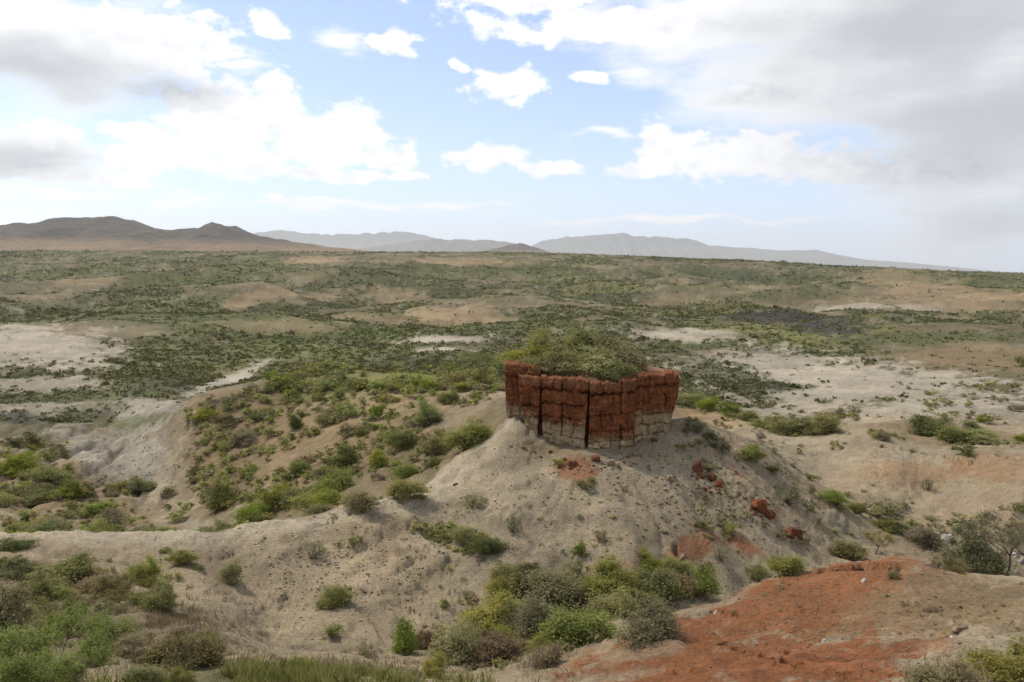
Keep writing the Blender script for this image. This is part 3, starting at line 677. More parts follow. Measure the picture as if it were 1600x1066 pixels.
for (u0, v0, wp) in [(822,690,16),(838,694,12),(860,702,14),(900,712,16),(936,716,18),(962,716,16),(985,712,14),(1004,708,18),(1020,704,14),(1040,700,16),(1054,694,12),(806,684,12),(1012,694,12),(1030,690,13),(950,712,10),(878,706,9)]:
    seed += 7; wp *= rg.choice((.35, .5, .8, 1.1)); pq = cast1(u0 + rg.uniform(-9, 9), v0 + rg.uniform(-2, 16)); sc_ = pq[1] / FPX; hw = wp * sc_ / 2; hh = wp * sc_ * rg.uniform(.35, .6)
    me = block_mesh('fallen_block', [pq[:2] + (-hw, -hw * .8), pq[:2] + (hw, -hw * .7), pq[:2] + (hw * .9, hw), pq[:2] + (-hw, hw)], [pq[2] - .25], [pq[2] + hh * .8, pq[2] + hh], seed, .12, .06, CUBE3)
    put_block('fallen_block', me, m_tan if rg.random() < .7 else m_redl)
# inner mass and soil cap
PLAN = [(797,4.4,577),(816,4.0,582),(824,2.8,592),(878,1.4,596),(919,.4,598),(955,.8,599),(984,1.7,597),(1000,2.9,590),(1032,3.6,588),(1046,4.8,586),(1040,9,575),(960,11,568),(860,11,566),(800,9,570)]
ring = np.array([pp(u, dy) for u, dy, v in PLAN]); rz = np.array([pz(v, YM + dy) for (u, dy, v) in PLAN]) 
rz[10:] = rz[:10].mean() + .1
cen = ring.mean(0)
def resamp(P, k=6):
    o = []
    for i in range(len(P)):
        q = P[(i + 1) % len(P)]
        for j in range(k): o.append(P[i] + (q - P[i]) * j / k)
    return np.array(o)
rp = resamp(ring); rzz = resamp(rz[:, None])[:, 0]; M_ = len(rp)
Vs = []
for lv in np.linspace(0, 1, 9):
    z = (g1(*cen) - 2.0) * (1 - lv) + (rzz - .18) * lv
    Vs.append(np.concatenate([cen + (rp - cen) * (1.0 + .02 * lv), z[:, None]], 1))
Vs = np.concatenate(Vs); Vs[:, :2] += np.stack([n3(Vs, .8, 61), n3(Vs, .8, 63)], 1) * .35
i_ = np.arange(9 * M_).reshape(9, M_); i2 = np.roll(i_, -1, 1)
Fc = np.stack([i_[:-1], i2[:-1], i2[1:], i_[1:]], -1).reshape(-1, 4)
put_block('rock_core', mesh_from('rock_core', Vs, Fc, False), m_red)
Vs = []
sr = np.linspace(1.03, 0.0, 9)
for s_ in sr:
    z = rzz * min(s_, 1) + (rzz.mean() + .25) * (1 - min(s_, 1)) + (1 - s_ ** 2) * .55 - (.18 if s_ > 1 else .06)
    Vs.append(np.concatenate([cen + (rp - cen) * s_, z[:, None]], 1))
Vs = np.concatenate(Vs); Vs[:, 2] += n3(Vs, .7, 71) * .25
i_ = np.arange(len(sr) * M_).reshape(len(sr), M_); i2 = np.roll(i_, -1, 1)
Fc = np.stack([i_[:-1], i2[:-1], i2[1:], i_[1:]], -1).reshape(-1, 4)
me = mesh_from('soil_cap', Vs, Fc); color_attr(me, 'soil', np.array([(.27, .15, .085)]) * (0.8 + .5 * vnoise(Vs[:, 0] * 1.5, Vs[:, 1] * 1.5, 5))[:, None])
put_block('soil_cap', me, m_soil)

# loose boulders
def boulder(name, u, v, wpx, hpx, mat, seed, label, rot=0, tilt=0, group=None, sink=.25, lean=.0):
    p = cast1(u, v); s = p[1] / FPX * (.85 if mat is m_red else 1); wd, h = wpx * s, hpx * s
    hw, dp = wd / 2, min(wd, h * 1.2) * .45
    sh = lean * wd
    me = block_mesh(name, [(-hw, -dp), (hw, -dp), (hw * .8, dp), (-hw * .8, dp)], [-h * sink], [h * .75, h], seed, min(wd, h) * (.12 if mat is m_pale else .26), .22 if mat is m_pale else .05)
    co = np.empty(len(me.vertices) * 3, np.float32); me.vertices.foreach_get('co', co); co = co.reshape(-1, 3)
    k = np.clip(co[:, 2] / h, 0, 1); co[:, :2] *= (1 - .5 * k * (0.4 + vnoise(co[:, 0] / wd * 2.2, co[:, 1] / wd * 2.2, seed)))[:, None]; co[:, 2] *= 1 - .45 * vnoise(co[:, 0] / wd * 3.1 + 9, co[:, 1] / wd * 3.1, seed + 4) * (co[:, 2] > 0); co[:, 0] += sh * k
    me.vertices.foreach_set('co', co.ravel())
    o = obj(name, me, mat, None, (p[0], p[1], p[2] - .2 * h), label, 'boulder', group); o.rotation_euler = (0, tilt, rot)
    return o
boulder('boulder', 1088, 736, 24, 30, m_red, 301, 'uppermost upright red boulder on the cone slope below the outcrop', .2, .1)
boulder('boulder', 1112, 748, 15, 16, m_red, 302, 'small red boulder just down-slope of the uppermost red boulder', .4, .5)
boulder('boulder', 1121, 760, 12, 22, m_red, 303, 'narrow red boulder under the small one on the cone slope', .1, .3)
boulder('boulder', 1182, 790, 32, 26, m_red, 304, 'largest long red boulder halfway down the right cone slope', .2, .7)
boulder('boulder', 1199, 806, 22, 22, m_red, 305, 'red boulder touching the lower end of the largest long one', .2, .6)
boulder('boulder', 1240, 832, 32, 20, m_red, 306, 'lowest red boulder on the right slope of the cone', .1, .45)
boulder('boulder', 1096, 744, 10, 14, m_tan, 307, 'little dark tan stone below the uppermost red boulder', .1, .4)
boulder('boulder', 1048, 748, 22, 12, m_tan, 308, 'tan slab sticking out of the slope under the outcrop right end', .3, .2)
boulder('boulder', 1062, 884, 12, 30, m_tan, 309, 'grey standing slab at the red scar on the lower cone', .1, .2)
boulder('boulder', 1481, 846, 24, 24, m_pale, 310, 'biggest round white boulder in the wash left of the bare tree', .4)
boulder('boulder', 1461, 836, 18, 12, m_pale, 311, 'flat white boulder left of the biggest white boulder', .2)
boulder('boulder', 1476, 862, 26, 10, m_pale, 312, 'long white slab below the biggest white boulder', .2, .4)
boulder('boulder', 1494, 862, 14, 9, m_pale, 313, 'small white stone right of the long white slab', .7)
boulder('boulder', 1550, 866, 14, 8, m_pale, 314, 'white stone behind the bare tree, left of its trunk', .3)
boulder('boulder', 1586, 868, 18, 9, m_pale, 315, 'white stone behind the bare tree, right of its trunk', .9)
boulder('boulder', 1598, 876, 20, 9, m_pale, 316, 'white stone at the right edge beside the bare tree', .5)
boulder('boulder', 1350, 908, 14, 8, m_pale, 317, 'pale stone on the red mound below its dark overhang', .5)
boulder('boulder', 1118, 958, 8, 8, m_pale, 318, 'pale stone standing on the cream patch of the red mound', .5, .4)
boulder('boulder', 990, 1006, 10, 5, m_pale, 319, 'white pebble-like stone at the left edge of the red earth', .5)
boulder('boulder', 1288, 1003, 9, 8, m_pale, 320, 'white stone in the middle of the red earth bank', .1)
boulder('boulder', 1488, 997, 10, 7, m_pale, 321, 'pale stone beside the yellow-green bush at the lower right', .1)
boulder('boulder', 1448, 884, 34, 10, m_tan, 323, 'low dark ledge on the mound left of the bare tree', .1)
boulder('boulder', 1500, 984, 46, 10, m_tan, 324, 'thin tan slab on the mound above the lower right bushes', .5, .25)
boulder('boulder', 712, 757, 12, 5, m_red, 325, 'dark flat stone on the ridge path left of the outcrop', .5)
# ------------------------------------------------------------------ plants
m_bark, n, o_ = mat_new('bark')
g = n.new('ShaderNodeNewGeometry'); nz = n.noise(n.vm('MULTIPLY', g.outputs['Position'], (6, 6, 2)), 3.0, 4, .6)
principled(n, o_, n.mix(nz, (.05, .04, .03), (.17, .14, .11)), .9)
def leaf_mat(name, lo, hi, trans=.45):
    m_, n, o_ = mat_new(name)
    at = n.new('ShaderNodeAttribute', attribute_name='tint'); oi = n.new('ShaderNodeObjectInfo')
    s = n.new('ShaderNodeSeparateColor'); n.put(s.inputs[0], at.outputs['Color'])
    c = n.mix(s.outputs[0], lo, hi)
    hs = n.new('ShaderNodeHueSaturation'); n.put(hs.inputs['Color'], c)
    n.put(hs.inputs['Hue'], n.mr(oi.outputs['Random'], 0, 1, .475, .52, False))
    r2 = n.m('FRACT', n.m('MULTIPLY', oi.outputs['Random'], 7.31))
    n.put(hs.inputs['Value'], n.mr(r2, 0, 1, .8, 1.22, False))
    n.put(hs.inputs['Saturation'], n.mr(n.m('FRACT', n.m('MULTIPLY', oi.outputs['Random'], 13.7)), 0, 1, .78, 1.1, False))
    df = n.new('ShaderNodeBsdfDiffuse'); tr = n.new('ShaderNodeBsdfTranslucent'); mx = n.new('ShaderNodeMixShader')
    n.put(df.inputs[0], hs.outputs[0]); n.put(tr.inputs[0], hs.outputs[0]); mx.inputs[0].default_value = trans
    n.l.new(df.outputs[0], mx.inputs[1]); n.l.new(tr.outputs[0], mx.inputs[2]); n.l.new(mx.outputs[0], o_.inputs[0])
    return m_
LEAFC = {'G': ((0.125, 0.16, 0.034), (0.33, 0.36, 0.09)), 'Y': ((0.19, 0.195, 0.045), (0.42, 0.41, 0.115)), 'O': ((0.175, 0.165, 0.058), (0.385, 0.355, 0.13)), 'K': ((0.11, 0.122, 0.038), (0.27, 0.27, 0.09)), 'S': ((0.155, 0.15, 0.068), (0.32, 0.305, 0.155)), 'D': ((0.165, 0.128, 0.066), (0.35, 0.285, 0.155))}
SPEC = {'G': leaf_mat('green_leaves', *LEAFC['G']), 'Y': leaf_mat('yellow_green_leaves', *LEAFC['Y']), 'O': leaf_mat('olive_leaves', *LEAFC['O']), 'K': leaf_mat('dark_green_leaves', *LEAFC['K']), 'S': leaf_mat('grey_green_leaves', *LEAFC['S']), 'D': leaf_mat('dry_brown_twigs', *LEAFC['D'])}
ADJ = {'G': 'green', 'Y': 'bright yellow-green', 'O': 'olive', 'K': 'dark green', 'S': 'grey-green', 'D': 'dry brown'}

def tube(path, rad, sides=4):
    path = np.asarray(path, float); k = len(path); V, F = [], []
    for i in range(k):
        t_ = path[min(i + 1, k - 1)] - path[max(i - 1, 0)]; t_ /= np.linalg.norm(t_) + 1e-9
        a_ = np.cross(t_, [0.3, 1, .2]); a_ /= np.linalg.norm(a_) + 1e-9; b_ = np.cross(t_, a_)
        for s_ in range(sides):
            th = 2 * math.pi * s_ / sides
            V.append(path[i] + rad[i] * (math.cos(th) * a_ + math.sin(th) * b_))
    for i in range(k - 1):
        for s_ in range(sides):
            q = (s_ + 1) % sides
            F.append((i * sides + s_, i * sides + q, (i + 1) * sides + q, (i + 1) * sides + s_))
    return np.array(V), np.array(F)
def join(parts):
    V, F, k = [], [], 0
    for v, f in parts: V.append(v); F.append(f + k); k += len(v)
    return np.concatenate(V), np.concatenate(F)
def leaves(rs, C, spread, count, size, up=.25):
    """leaf-sized quads gathered round clump centres"""
    k = len(C) * count
    c = np.repeat(C, count, 0); sp = np.repeat(spread, count)[:, None]
    off = rs.normal(size=(k, 3)); off /= np.linalg.norm(off, axis=1)[:, None] + 1e-9
    off *= np.minimum(np.abs(rs.normal(size=(k, 1))) * .62 + .12, 1.9) * sp * np.array([1, 1, .85])
    p = c + off
    d1 = rs.normal(size=(k, 3)); d1[:, 2] += up; d1 /= np.linalg.norm(d1, axis=1)[:, None]
    d2 = np.cross(d1, rs.normal(size=(k, 3))); d2 /= np.linalg.norm(d2, axis=1)[:, None] + 1e-9
    s = size * (0.6 + .9 * rs.random((k, 1)))
    V = np.stack([p - d1 * s, p + d2 * s * .5, p + d1 * s, p - d2 * s * .5], 1).reshape(-1, 3)
    F = np.arange(4 * k).reshape(k, 4)
    clt = np.repeat(rs.random(len(C)), count)
    tint = np.clip(.25 + .35 * rs.random(k) + .45 * (clt - .35), 0, 1)
    return V, F, np.repeat(tint, 4)
def shrub_meshes(seed, nclump, cnt, size, spread=.17, twiggy=False, flat=0.0):
    """unit shrub: 1 wide, 1 tall; returns foliage mesh, stem mesh"""
    rs = np.random.RandomState(seed)
    C = []
    nl = rs.randint(4, 8)
    la = rs.random(nl) * 6.28; lr = .30 * rs.random(nl) ** .6; lh = (.95 - 1.1 * lr) * (.65 + .45 * rs.random(nl)); lw = .13 + .12 * rs.random(nl)
    lh[rs.randint(nl)] = 1.0
    while len(C) < nclump:
        k = rs.randint(nl)
        d_ = rs.normal(size=3); d_[2] = abs(d_[2]) + .05; d_ /= np.linalg.norm(d_)
        rr = (.35 + .65 * rs.random() ** .5)
        c = np.array([math.cos(la[k]) * lr[k] + d_[0] * lw[k] * rr, math.sin(la[k]) * lr[k] + d_[1] * lw[k] * rr, lh[k] * (.30 + .60 * d_[2] * rr)])
        if rs.random() < .12: c[2] *= .4
        C.append(c)
    C = np.array(C)
    V, F, tn = leaves(rs, C, spread * (.55 + .7 * rs.random(len(C))), cnt, size)
    V[:, 2] = np.maximum(V[:, 2], -.02)
    fo = mesh_from('foliage', V, F, False); color_attr(fo, 'tint', np.repeat(tn[:, None], 3, 1))
    ps = []
    pick = C[rs.permutation(len(C))[:min(len(C), 26 if twiggy else 14)]]
    for c in pick:
        b_ = np.array([rs.normal() * .05, rs.normal() * .05, -.08]); mid_ = b_ * .45 + c * .55 + np.array([rs.normal() * .03, rs.normal() * .03, -.05])
        ps.append(tube([b_, mid_, c, c * 1.06 + np.array([0, 0, .03])], [.013, .009, .005, .002], 3))
    V, F = join(ps)
    st = mesh_from('stem', V, F, False); st.materials.append(m_bark)
    return fo, st
NEAR = [shrub_meshes(500 + i, 75, 150, .017, .16) for i in range(8)]
SPARSE = [shrub_meshes(540 + i, 34, 60, .015, .13, True) for i in range(3)]
MID = [shrub_meshes(580 + i, 34, 44, .034, .19) for i in range(6)]
LOW = [shrub_meshes(620 + i, 15, 12, .070, .21)[0] for i in range(6)]
def mesh_np(me):
    v = np.empty(len(me.vertices) * 3, np.float32); me.vertices.foreach_get('co', v)
    c = np.empty(len(me.vertices) * 4, np.float32); me.color_attributes['tint'].data.foreach_get('color', c)
    return v.reshape(-1, 3), c.reshape(-1, 4)[:, 0]
LOWN = [mesh_np(m_) for m_ in LOW]
def leafy(name, me, mat, *k):       # one shared mesh, the leaf material belongs to the object
    if len(me.materials) == 0: me.materials.append(SPEC['O'])
    o = obj(name, me, None, *k); o.material_slots[0].link = 'OBJECT'; o.material_slots[0].material = mat
    return o
def zone(u, v):
    if v > 855 and u < 330: return 'in the thicket at the lower left'
    if v > 885 and 680 < u < 1110: return 'in the bushy gully below the cone'
    if v > 700 and u < 300: return 'in the gully behind the left end of the pale ridge'
    if u < 780 and v < 800: return 'on the brown hillside left of the outcrop'
    if u > 1050 and v < 700: return 'on the bench right of the outcrop'
    if u > 1180: return 'along the dry gully right of the cone'
    return 'on the bare pale flank of the cone'
rs0 = random.Random(12)
REFS = []; USED = set()
def auto_label(u, v, wpx, sp):
    size = 'tiny' if wpx < 20 else 'small' if wpx < 30 else 'mid-sized'
    best = sorted(REFS, key=lambda r: (r[0] - u) ** 2 + 2 * (r[1] - v) ** 2)[:7]
    for (ru, rv, rl) in best:
        dx, dy = u - ru, (v - rv) * 1.4
        rel = ('right of' if dx > 0 else 'left of') if abs(dx) > abs(dy) else ('below' if dy > 0 else 'above')
        w_ = rl.split()[:10]
        while w_[-1] in ('the', 'of', 'a', 'at', 'in', 'on', 'by', 'and', 'from', 'to', 'above', 'below', 'beside', 'behind', 'with', 'right', 'left', 'between', 'near', 'under', 'under', 'lower', 'pale', 'red', 'low', 'bottom', 'upper', 'wide', 'tall', 'leafy', 'brown', 'dry', 'large', 'green', 'dark', 'olive', 'end', 'yellow-green', 'white', 'where', 'its', 'one', 'before', 'just', 'first'): w_ = w_[:-1]
        lab = f'{size} {ADJ[sp]} shrub {rel} the {" ".join(w_)}'
        if lab not in USED and len(lab.split()) <= 16: USED.add(lab); return lab, None
    return None, None
def shrub(u, v, wpx, hpx, sp, label=None, kind=None, pos=None):
    p = cast1(u, v) if pos is None else np.array(pos)
    s = p[1] / FPX
    wd, h = wpx * s * 1.28, hpx * s * 1.15
    kind = kind or ('near' if wpx >= 36 else 'mid')
    group = None
    if label: REFS.append((u, v, label)); USED.add(label)
    else:
        label, _ = auto_label(u, v, wpx, sp)
        if label is None: label = f'{ADJ[sp]} shrub {zone(u, v)}'; group = f'{ADJ[sp]} shrubs {zone(u, v)}'
    if kind == 'mid':
        fo = MID[rs0.randrange(len(MID))][0]
        o = leafy('shrub', fo, SPEC[sp], None, tuple(p), label, 'shrub', group)
    else:
        fo, st = (NEAR if kind == 'near' else SPARSE)[rs0.randrange(8 if kind == 'near' else 3)]
        o = obj('shrub', None, None, None, tuple(p), label, 'shrub', group)
        leafy('foliage', fo, SPEC[sp], o); obj('stem', st, None, o)
    o.scale = (wd, wd * rs0.uniform(.85, 1.1), h); o.rotation_euler = (0, 0, rs0.uniform(0, 6.28))
    o.location.z -= .04 * h
    return o
EXPL = [
 (10,1004,135,120,'O','tall olive bush at the left edge above the leafy tree'),(25,1092,140,74,'O','olive bush in the bottom left corner under the tree'),
 (120,906,118,46,'K','wide dark green bush below the left end of the pale ridge'),(193,934,68,50,'O','rounded olive bush at the right end of the wide dark bush'),
 (145,926,62,30,'D','grey leafless bush under the wide dark green bush'),(250,955,54,54,'O','lone upright olive bush on the path below the pale ridge'),
 (178,1018,98,64,'K','dark green bush behind the leafy tree at the lower left'),(73,994,30,42,'G','narrow bright green bush between tall olive bush and tree'),
 (285,1040,104,72,'D','large dry brown bush right of the leafy tree'),(258,1032,42,38,'O','small olive bush in front of the large dry brown bush'),
 (330,1040,70,50,'D','dry brown bush above the tall green grass'),(30,905,80,30,'K','dark bush at the left edge under the ridge end'),
 (286,881,46,27,'O','olive tussock-like bush on the pale ridge crest'),(256,862,22,9,'K','tiny dark cushion bush left of the crest tussock'),
 (311,891,24,10,'K','flat dark cushion bush right below the crest tussock'),(358,911,42,42,'O','upright olive bush on the pale slope right of the crest tussock'),
 (488,869,48,36,'S','thin grey-green bush on the pale slope near the ridge path','sparse'),(520,949,58,46,'O','rounded olive bush in the middle of the pitted pale slope'),
 (525,998,34,32,'Y','small yellowish bush low on the pitted pale slope'),(630,1020,56,64,'G','tall green bush at the foot of the pitted pale slope'),
 (661,1012,38,42,'D','brown bush leaning on the tall green bush'),(676,1058,42,42,'Y','bright yellow-green round bush at the bottom centre'),
 (570,1022,36,30,'S','thin grey bush left of the tall green bush','sparse'),(465,1050,54,30,'G','low green bush beside the tall grass'),
 (720,1034,86,74,'O','big olive bush at the left end of the gully thicket'),(770,980,116,64,'Y','broad yellow-green bush in the upper left of the gully thicket'),
 (850,936,126,58,'O','broad olive bush at the top of the gully thicket'),(845,992,84,74,'S','grey-green rounded bush in the middle of the gully thicket'),
 (905,1004,122,62,'G','green bush low in the gully thicket near the red earth'),(785,1030,92,50,'D','dry bush at the bottom of the gully thicket'),
 (862,1044,74,46,'D','dry bush at the tip of the red earth bank'),(938,966,94,56,'O','olive bush above the green one in the gully thicket'),
 (962,926,96,46,'O','flat olive bush in the upper right of the gully thicket'),(1018,926,84,46,'S','grey-green bush where the gully thicket narrows'),
 (1052,924,62,40,'D','dry bush at the right end of the gully thicket'),(1098,922,72,46,'G','green bush at the upper edge of the cream patch'),
 (820,900,48,26,'K','dark brownish bush on top of the gully thicket'),(900,900,52,30,'O','small olive bush on the lower cone above the thicket'),
 (790,908,60,36,'O','olive bush at the thicket corner on the cone slope'),(1012,1003,112,72,'S','big grey-green bush with pale stems at the red earth edge'),
 (1012,897,62,34,'G','green bush beside the red scar on the lower cone'),(905,871,29,30,'G','lone small green bush low on the cone front'),
 (940,843,32,24,'D','small leafless bush on the cone front','sparse'),(738,791,52,26,'O','thin olive bush near the top of the cone front','sparse'),
 (802,829,30,38,'S','thin grey bush in the middle of the cone front','sparse'),(873,730,20,19,'Y','little bright green bush right under the outcrop'),
 (916,759,32,15,'O','low olive bush on the red soil under the outcrop'),(725,848,54,30,'O','olive bush at the upper end of the slanting row on the cone'),
 (760,864,52,30,'K','dark bush in the middle of the slanting row on the cone'),(555,849,24,16,'K','small dark bush on the slope under the ridge path'),
 (1101,827,34,14,'K','dark cushion bush on the right cone flank'),(1144,832,24,22,'O','yellowish bush above the narrow red scar'),
 (1126,876,22,36,'O','upright olive bush on the lower right cone flank','sparse'),(1236,896,84,30,'Y','bright yellow-green bush behind the crest of the red mound'),
 (1186,906,44,28,'G','green bush left of the bright one behind the red mound'),(1318,868,60,30,'O','olive bush behind the overhang of the red mound'),
 (1525,893,92,82,'S','dense grey bush left of the bare tree','near'),(1487,893,52,30,'O','low yellowish bush at the foot of the dense grey bush'),
 (1450,850,60,28,'D','greyish bush left of the white boulders'),(1565,1072,118,78,'Y','yellow-green bush in the bottom right corner'),
 (1478,1084,118,66,'D','dry brown bush beside the yellow-green one at the bottom right'),(1399,901,24,14,'D','small purple-grey bush on the red mound'),
 (1304,787,42,26,'G','green bush by the dry gully right of the boulders'),(1340,800,42,16,'K','low dark bush down the gully from the green one'),
 (1388,828,54,22,'K','low dark bush in the dry gully bottom'),(1421,838,40,20,'S','grey bush where the gully meets the wash'),
 (1085,673,30,22,'S',None),(1108,690,26,24,'S',None),(1128,708,34,32,'S','grey bush highest on the right cone edge'),(1176,718,38,28,'G','green bush on the right edge of the cone'),
 (1205,738,26,14,'K',None),(1266,750,30,11,'K','flat dark bush near the start of the dry gully'),(1228,782,62,34,'S','thin grey bush right of the largest red boulder','sparse'),
 (1080,632,62,24,'Y','bright green bush just right of the outcrop'),(1112,641,52,24,'G','green bush second from the outcrop along the crest'),(1142,650,42,22,'G','green bush third from the outcrop along the crest'),
 (1172,658,42,20,'Y','yellow-green bush further along the bench crest'),(1206,672,62,26,'O','olive bush at the near edge of the pale wash'),
 (1246,680,72,36,'O','large olive bush on the bench edge before the wash'),(1292,675,62,36,'O','olive bush at the right end of the bench edge'),
 (1440,674,92,28,'K','wide dark bush on the brown bench at the right'),(1498,690,62,26,'G','green bush right of the wide dark bush'),(1532,693,66,28,'Y','yellow-green bush on the right bench'),
 (1502,710,32,26,'K','dark bush on the orange bank edge'),(1448,766,22,30,'S','thin bush on the bare tan bank at the right','sparse'),
 (355,664,38,25,'D',None),(460,671,36,28,'K','dark green bush in the centre of the brown hillside'),(385,694,38,30,'D','brown bush left on the blurred hillside'),(405,678,22,18,'K',None),(428,682,32,22,'O',None),
 (515,662,46,30,'O','olive bush on the upper brown hillside'),(546,652,34,28,'G',None),(530,627,30,25,'G',None),(468,741,42,28,'G','bright green bush on the lower hillside'),
 (543,732,46,42,'K','tall dark green bush on the lower hillside'),(590,730,40,34,'G','green bush right of the tall dark one on the hillside'),(505,744,34,16,'S',None),
 (520,772,84,44,'G','wide green bush low on the hillside behind the ridge'),(440,787,62,40,'G','green bush left of the wide one behind the ridge'),(345,792,72,40,'K','dark bush at the mouth of the white wash'),
 (562,797,58,38,'O','olive bush on the ridge edge behind the path'),(500,798,82,28,'O','low olive bush along the ridge edge'),(390,743,26,14,'G',None),(400,815,90,34,'G','green bush behind the ridge right of the wash'),
 (668,665,44,40,'G','green bush on the open upper hillside'),(628,702,54,42,'K','dark rounded bush in the middle of the hillside'),(701,632,36,28,'K','dark bush on the hillside top near the outcrop'),
 (590,654,26,34,'G',None),(730,702,84,50,'G','large green bush on the red slope left of the outcrop'),(680,708,54,38,'O','olive bush at the left of the large green bush'),
 (634,747,42,26,'G','green bush above the ridge path'),(636,778,66,36,'O','olive bush beside the ridge path'),(590,612,30,22,'G',None),(681,728,20,16,'K',None),(650,602,110,20,'Y','long yellow-green bush on the hillside top'),
 (30,740,74,40,'G','green bush at the left edge above the gully'),(72,750,62,26,'G','green bush beside the left edge bush'),(112,778,38,32,'G','green bush above the red soil in the gully'),(60,782,62,20,'K',None),
 (222,766,46,26,'O','olive bush beside the white wash'),(160,822,72,24,'D','brown bush around the dead tree'),(60,830,92,24,'O','olive bush at the left under the gully bank'),(20,856,62,22,'K',None),(135,842,62,18,'O',None),
 (255,840,92,22,'G','green bush right behind the pale ridge crest'),(215,826,42,16,'S',None)]
def behind_crest(u, v):       # these grow down in the gully, their tops showing over the crest
    d = 62 + (845 - v) * .5 + (u % 7); a = float(ray([u], [600])[0][0]); return (a * d, d, g1(a * d, d))
EXPL = [e if not (815 <= e[1] <= 846 and e[0] < 300) else (*e[:3], e[3] * 1.6, *e[4:6], 'near', behind_crest(e[0], e[1])) for e in EXPL]
for e in EXPL:
    if e[5]: shrub(*e)
for e in EXPL:
    if not e[5]: shrub(*e)
# bushes crowning the outcrop
for k, (u, dy, wpx, hpx, sp, lab) in enumerate([
  (828,7.0,80,62,'Y','yellow-green bush at the left end of the outcrop top'),(862,5.0,84,50,'Y','pale yellow-green bush on the outcrop top behind the left wing'),(890,7.6,100,72,'Y','tall yellow-green bush on the middle of the outcrop top'),
  (928,4.4,96,54,'O','broad olive bush at the front of the outcrop top'),(950,7.4,100,68,'O','olive bush at the back of the outcrop top'),(972,4.6,70,44,'O','round olive bush at the right of the outcrop top'),
  (872,3.2,62,34,'O','low olive bush at the front left of the outcrop top'),(915,9.0,96,76,'Y','yellow-green bush at the very back of the outcrop top'),(1000,6.0,40,26,'O','small olive bush at the right end of the outcrop top'),
  (950,2.6,60,26,'O','low olive bush on the front lip of the outcrop')]):
    q = pp(u, dy); f = 1.0
    shrub(u, 600, wpx * 1.1, hpx * .86, sp, lab, 'near', pos=(q[0], q[1], float(rzz.mean()) + .1))
# smaller shrubs: the larger ones singly, the many small ones as scrub
STUFF = []
def scatter(n_, u0, u1, v0, v1, mix, w0, w1, flt=None, kind='mid', seed=1, stuff=False, thr=.42, back=None):
    r_ = random.Random(seed); c = 0; tr = 0
    while c < n_ and tr < n_ * 12:
        tr += 1
        u, v = r_.uniform(u0, u1), r_.uniform(v0, v1)
        if flt and not flt(u, v): continue
        if back:
            d = r_.uniform(*back); a = float(ray([u], [600])[0][0]); p = np.array([a * d, d, g1(a * d, d)])
        else: p = cast1(u, v)
        if vnoise(p[0] / 7, p[1] / 7, 300 + seed) < thr: continue
        wpx = r_.uniform(w0, w1) * r_.uniform(.7, 1.2); hpx = wpx * r_.uniform(.42, .75); sp = r_.choice(mix); c += 1
        if stuff: STUFF.append((p, wpx * p[1] / FPX * 1.25, hpx * p[1] / FPX * 1.1, sp, r_.uniform(0, 6.28), r_.randrange(len(LOWN)), r_.uniform(.75, 1.2)))
        else: shrub(u, v, wpx, hpx, sp, None, kind, pos=p)
hillf = lambda u, v: v > 600 + max(0, (420 - u)) * .3 and v < 800 - abs(u - 400) * .1 and not (u > 690 and v > 640) and v < 830 - (u - 300) * .25
scatter(34, 300, 780, 590, 800, 'KKODDSG', 20, 32, hillf, seed=1)
scatter(620, 290, 780, 585, 815, 'KKODDSGOGO', 8, 26, hillf, seed=11, stuff=True, thr=.28)
scatter(16, 420, 790, 583, 612, 'YOOKG', 24, 40, seed=2)
scatter(160, 400, 795, 572, 612, 'YOOKGO', 10, 26, seed=12, stuff=True, thr=.25)
scatter(18, 0, 290, 700, 822, 'GOKKOD', 24, 44, lambda u, v: not (u > 120 and v < 770), seed=3)
scatter(220, 0, 300, 690, 826, 'GOKKODD', 8, 24, lambda u, v: not (u > 110 and v < 765), seed=13, stuff=True, thr=.36)
scatter(16, 0, 520, 830, 842, 'GOKYO', 40, 70, kind='near', seed=14, thr=.3, back=(58, 76))
scatter(70, 0, 540, 830, 842, 'GOKYOD', 16, 36, seed=15, thr=.3, back=(57, 80), stuff=True)
gulf = lambda u, v: v < 1075 - (u - 690) * .42 + 30 and v > 985 - (u - 690) * .25 - 40
scatter(26, 690, 1080, 890, 1035, 'OOYGOO', 40, 76, gulf, kind='near', seed=4, thr=.2)
scatter(120, 680, 1110, 880, 1045, 'OODGDS', 12, 26, gulf, seed=16, stuff=True, thr=.2)
scatter(40, -10, 330, 880, 1075, 'KOGODOK', 30, 60, lambda u, v: u < 250 - (v < 900) * 60 + (v > 1000) * 70, kind='near', seed=5, thr=.12)
scatter(110, 0, 340, 865, 1060, 'KODODD', 8, 22, lambda u, v: u < 300 - (v < 900) * 90, seed=17, stuff=True, thr=.3)
scatter(14, 1180, 1600, 640, 700, 'KOOGD', 22, 40, seed=6)
scatter(220, 1060, 1600, 600, 700, 'KOOGDD', 6, 18, lambda u, v: v > 640 or u > 1380, seed=18, stuff=True, thr=.45)
scatter(70, 1080, 1440, 690, 850, 'SSKO', 6, 18, seed=7, stuff=True)
scatter(80, 480, 1050, 760, 960, 'OOSKD', 5, 15, seed=8, stuff=True)
scatter(60, 640, 830, 820, 900, 'OOSKY', 10, 26, lambda u, v: abs((v - 835) - (u - 700) * .45) < 22, seed=28, stuff=True, thr=.1)
scatter(60, 1230, 1600, 790, 850, 'SKDO', 10, 26, seed=9, stuff=True)
scatter(40, 1100, 1600, 880, 1000, 'SDO', 4, 10, seed=10, stuff=True)
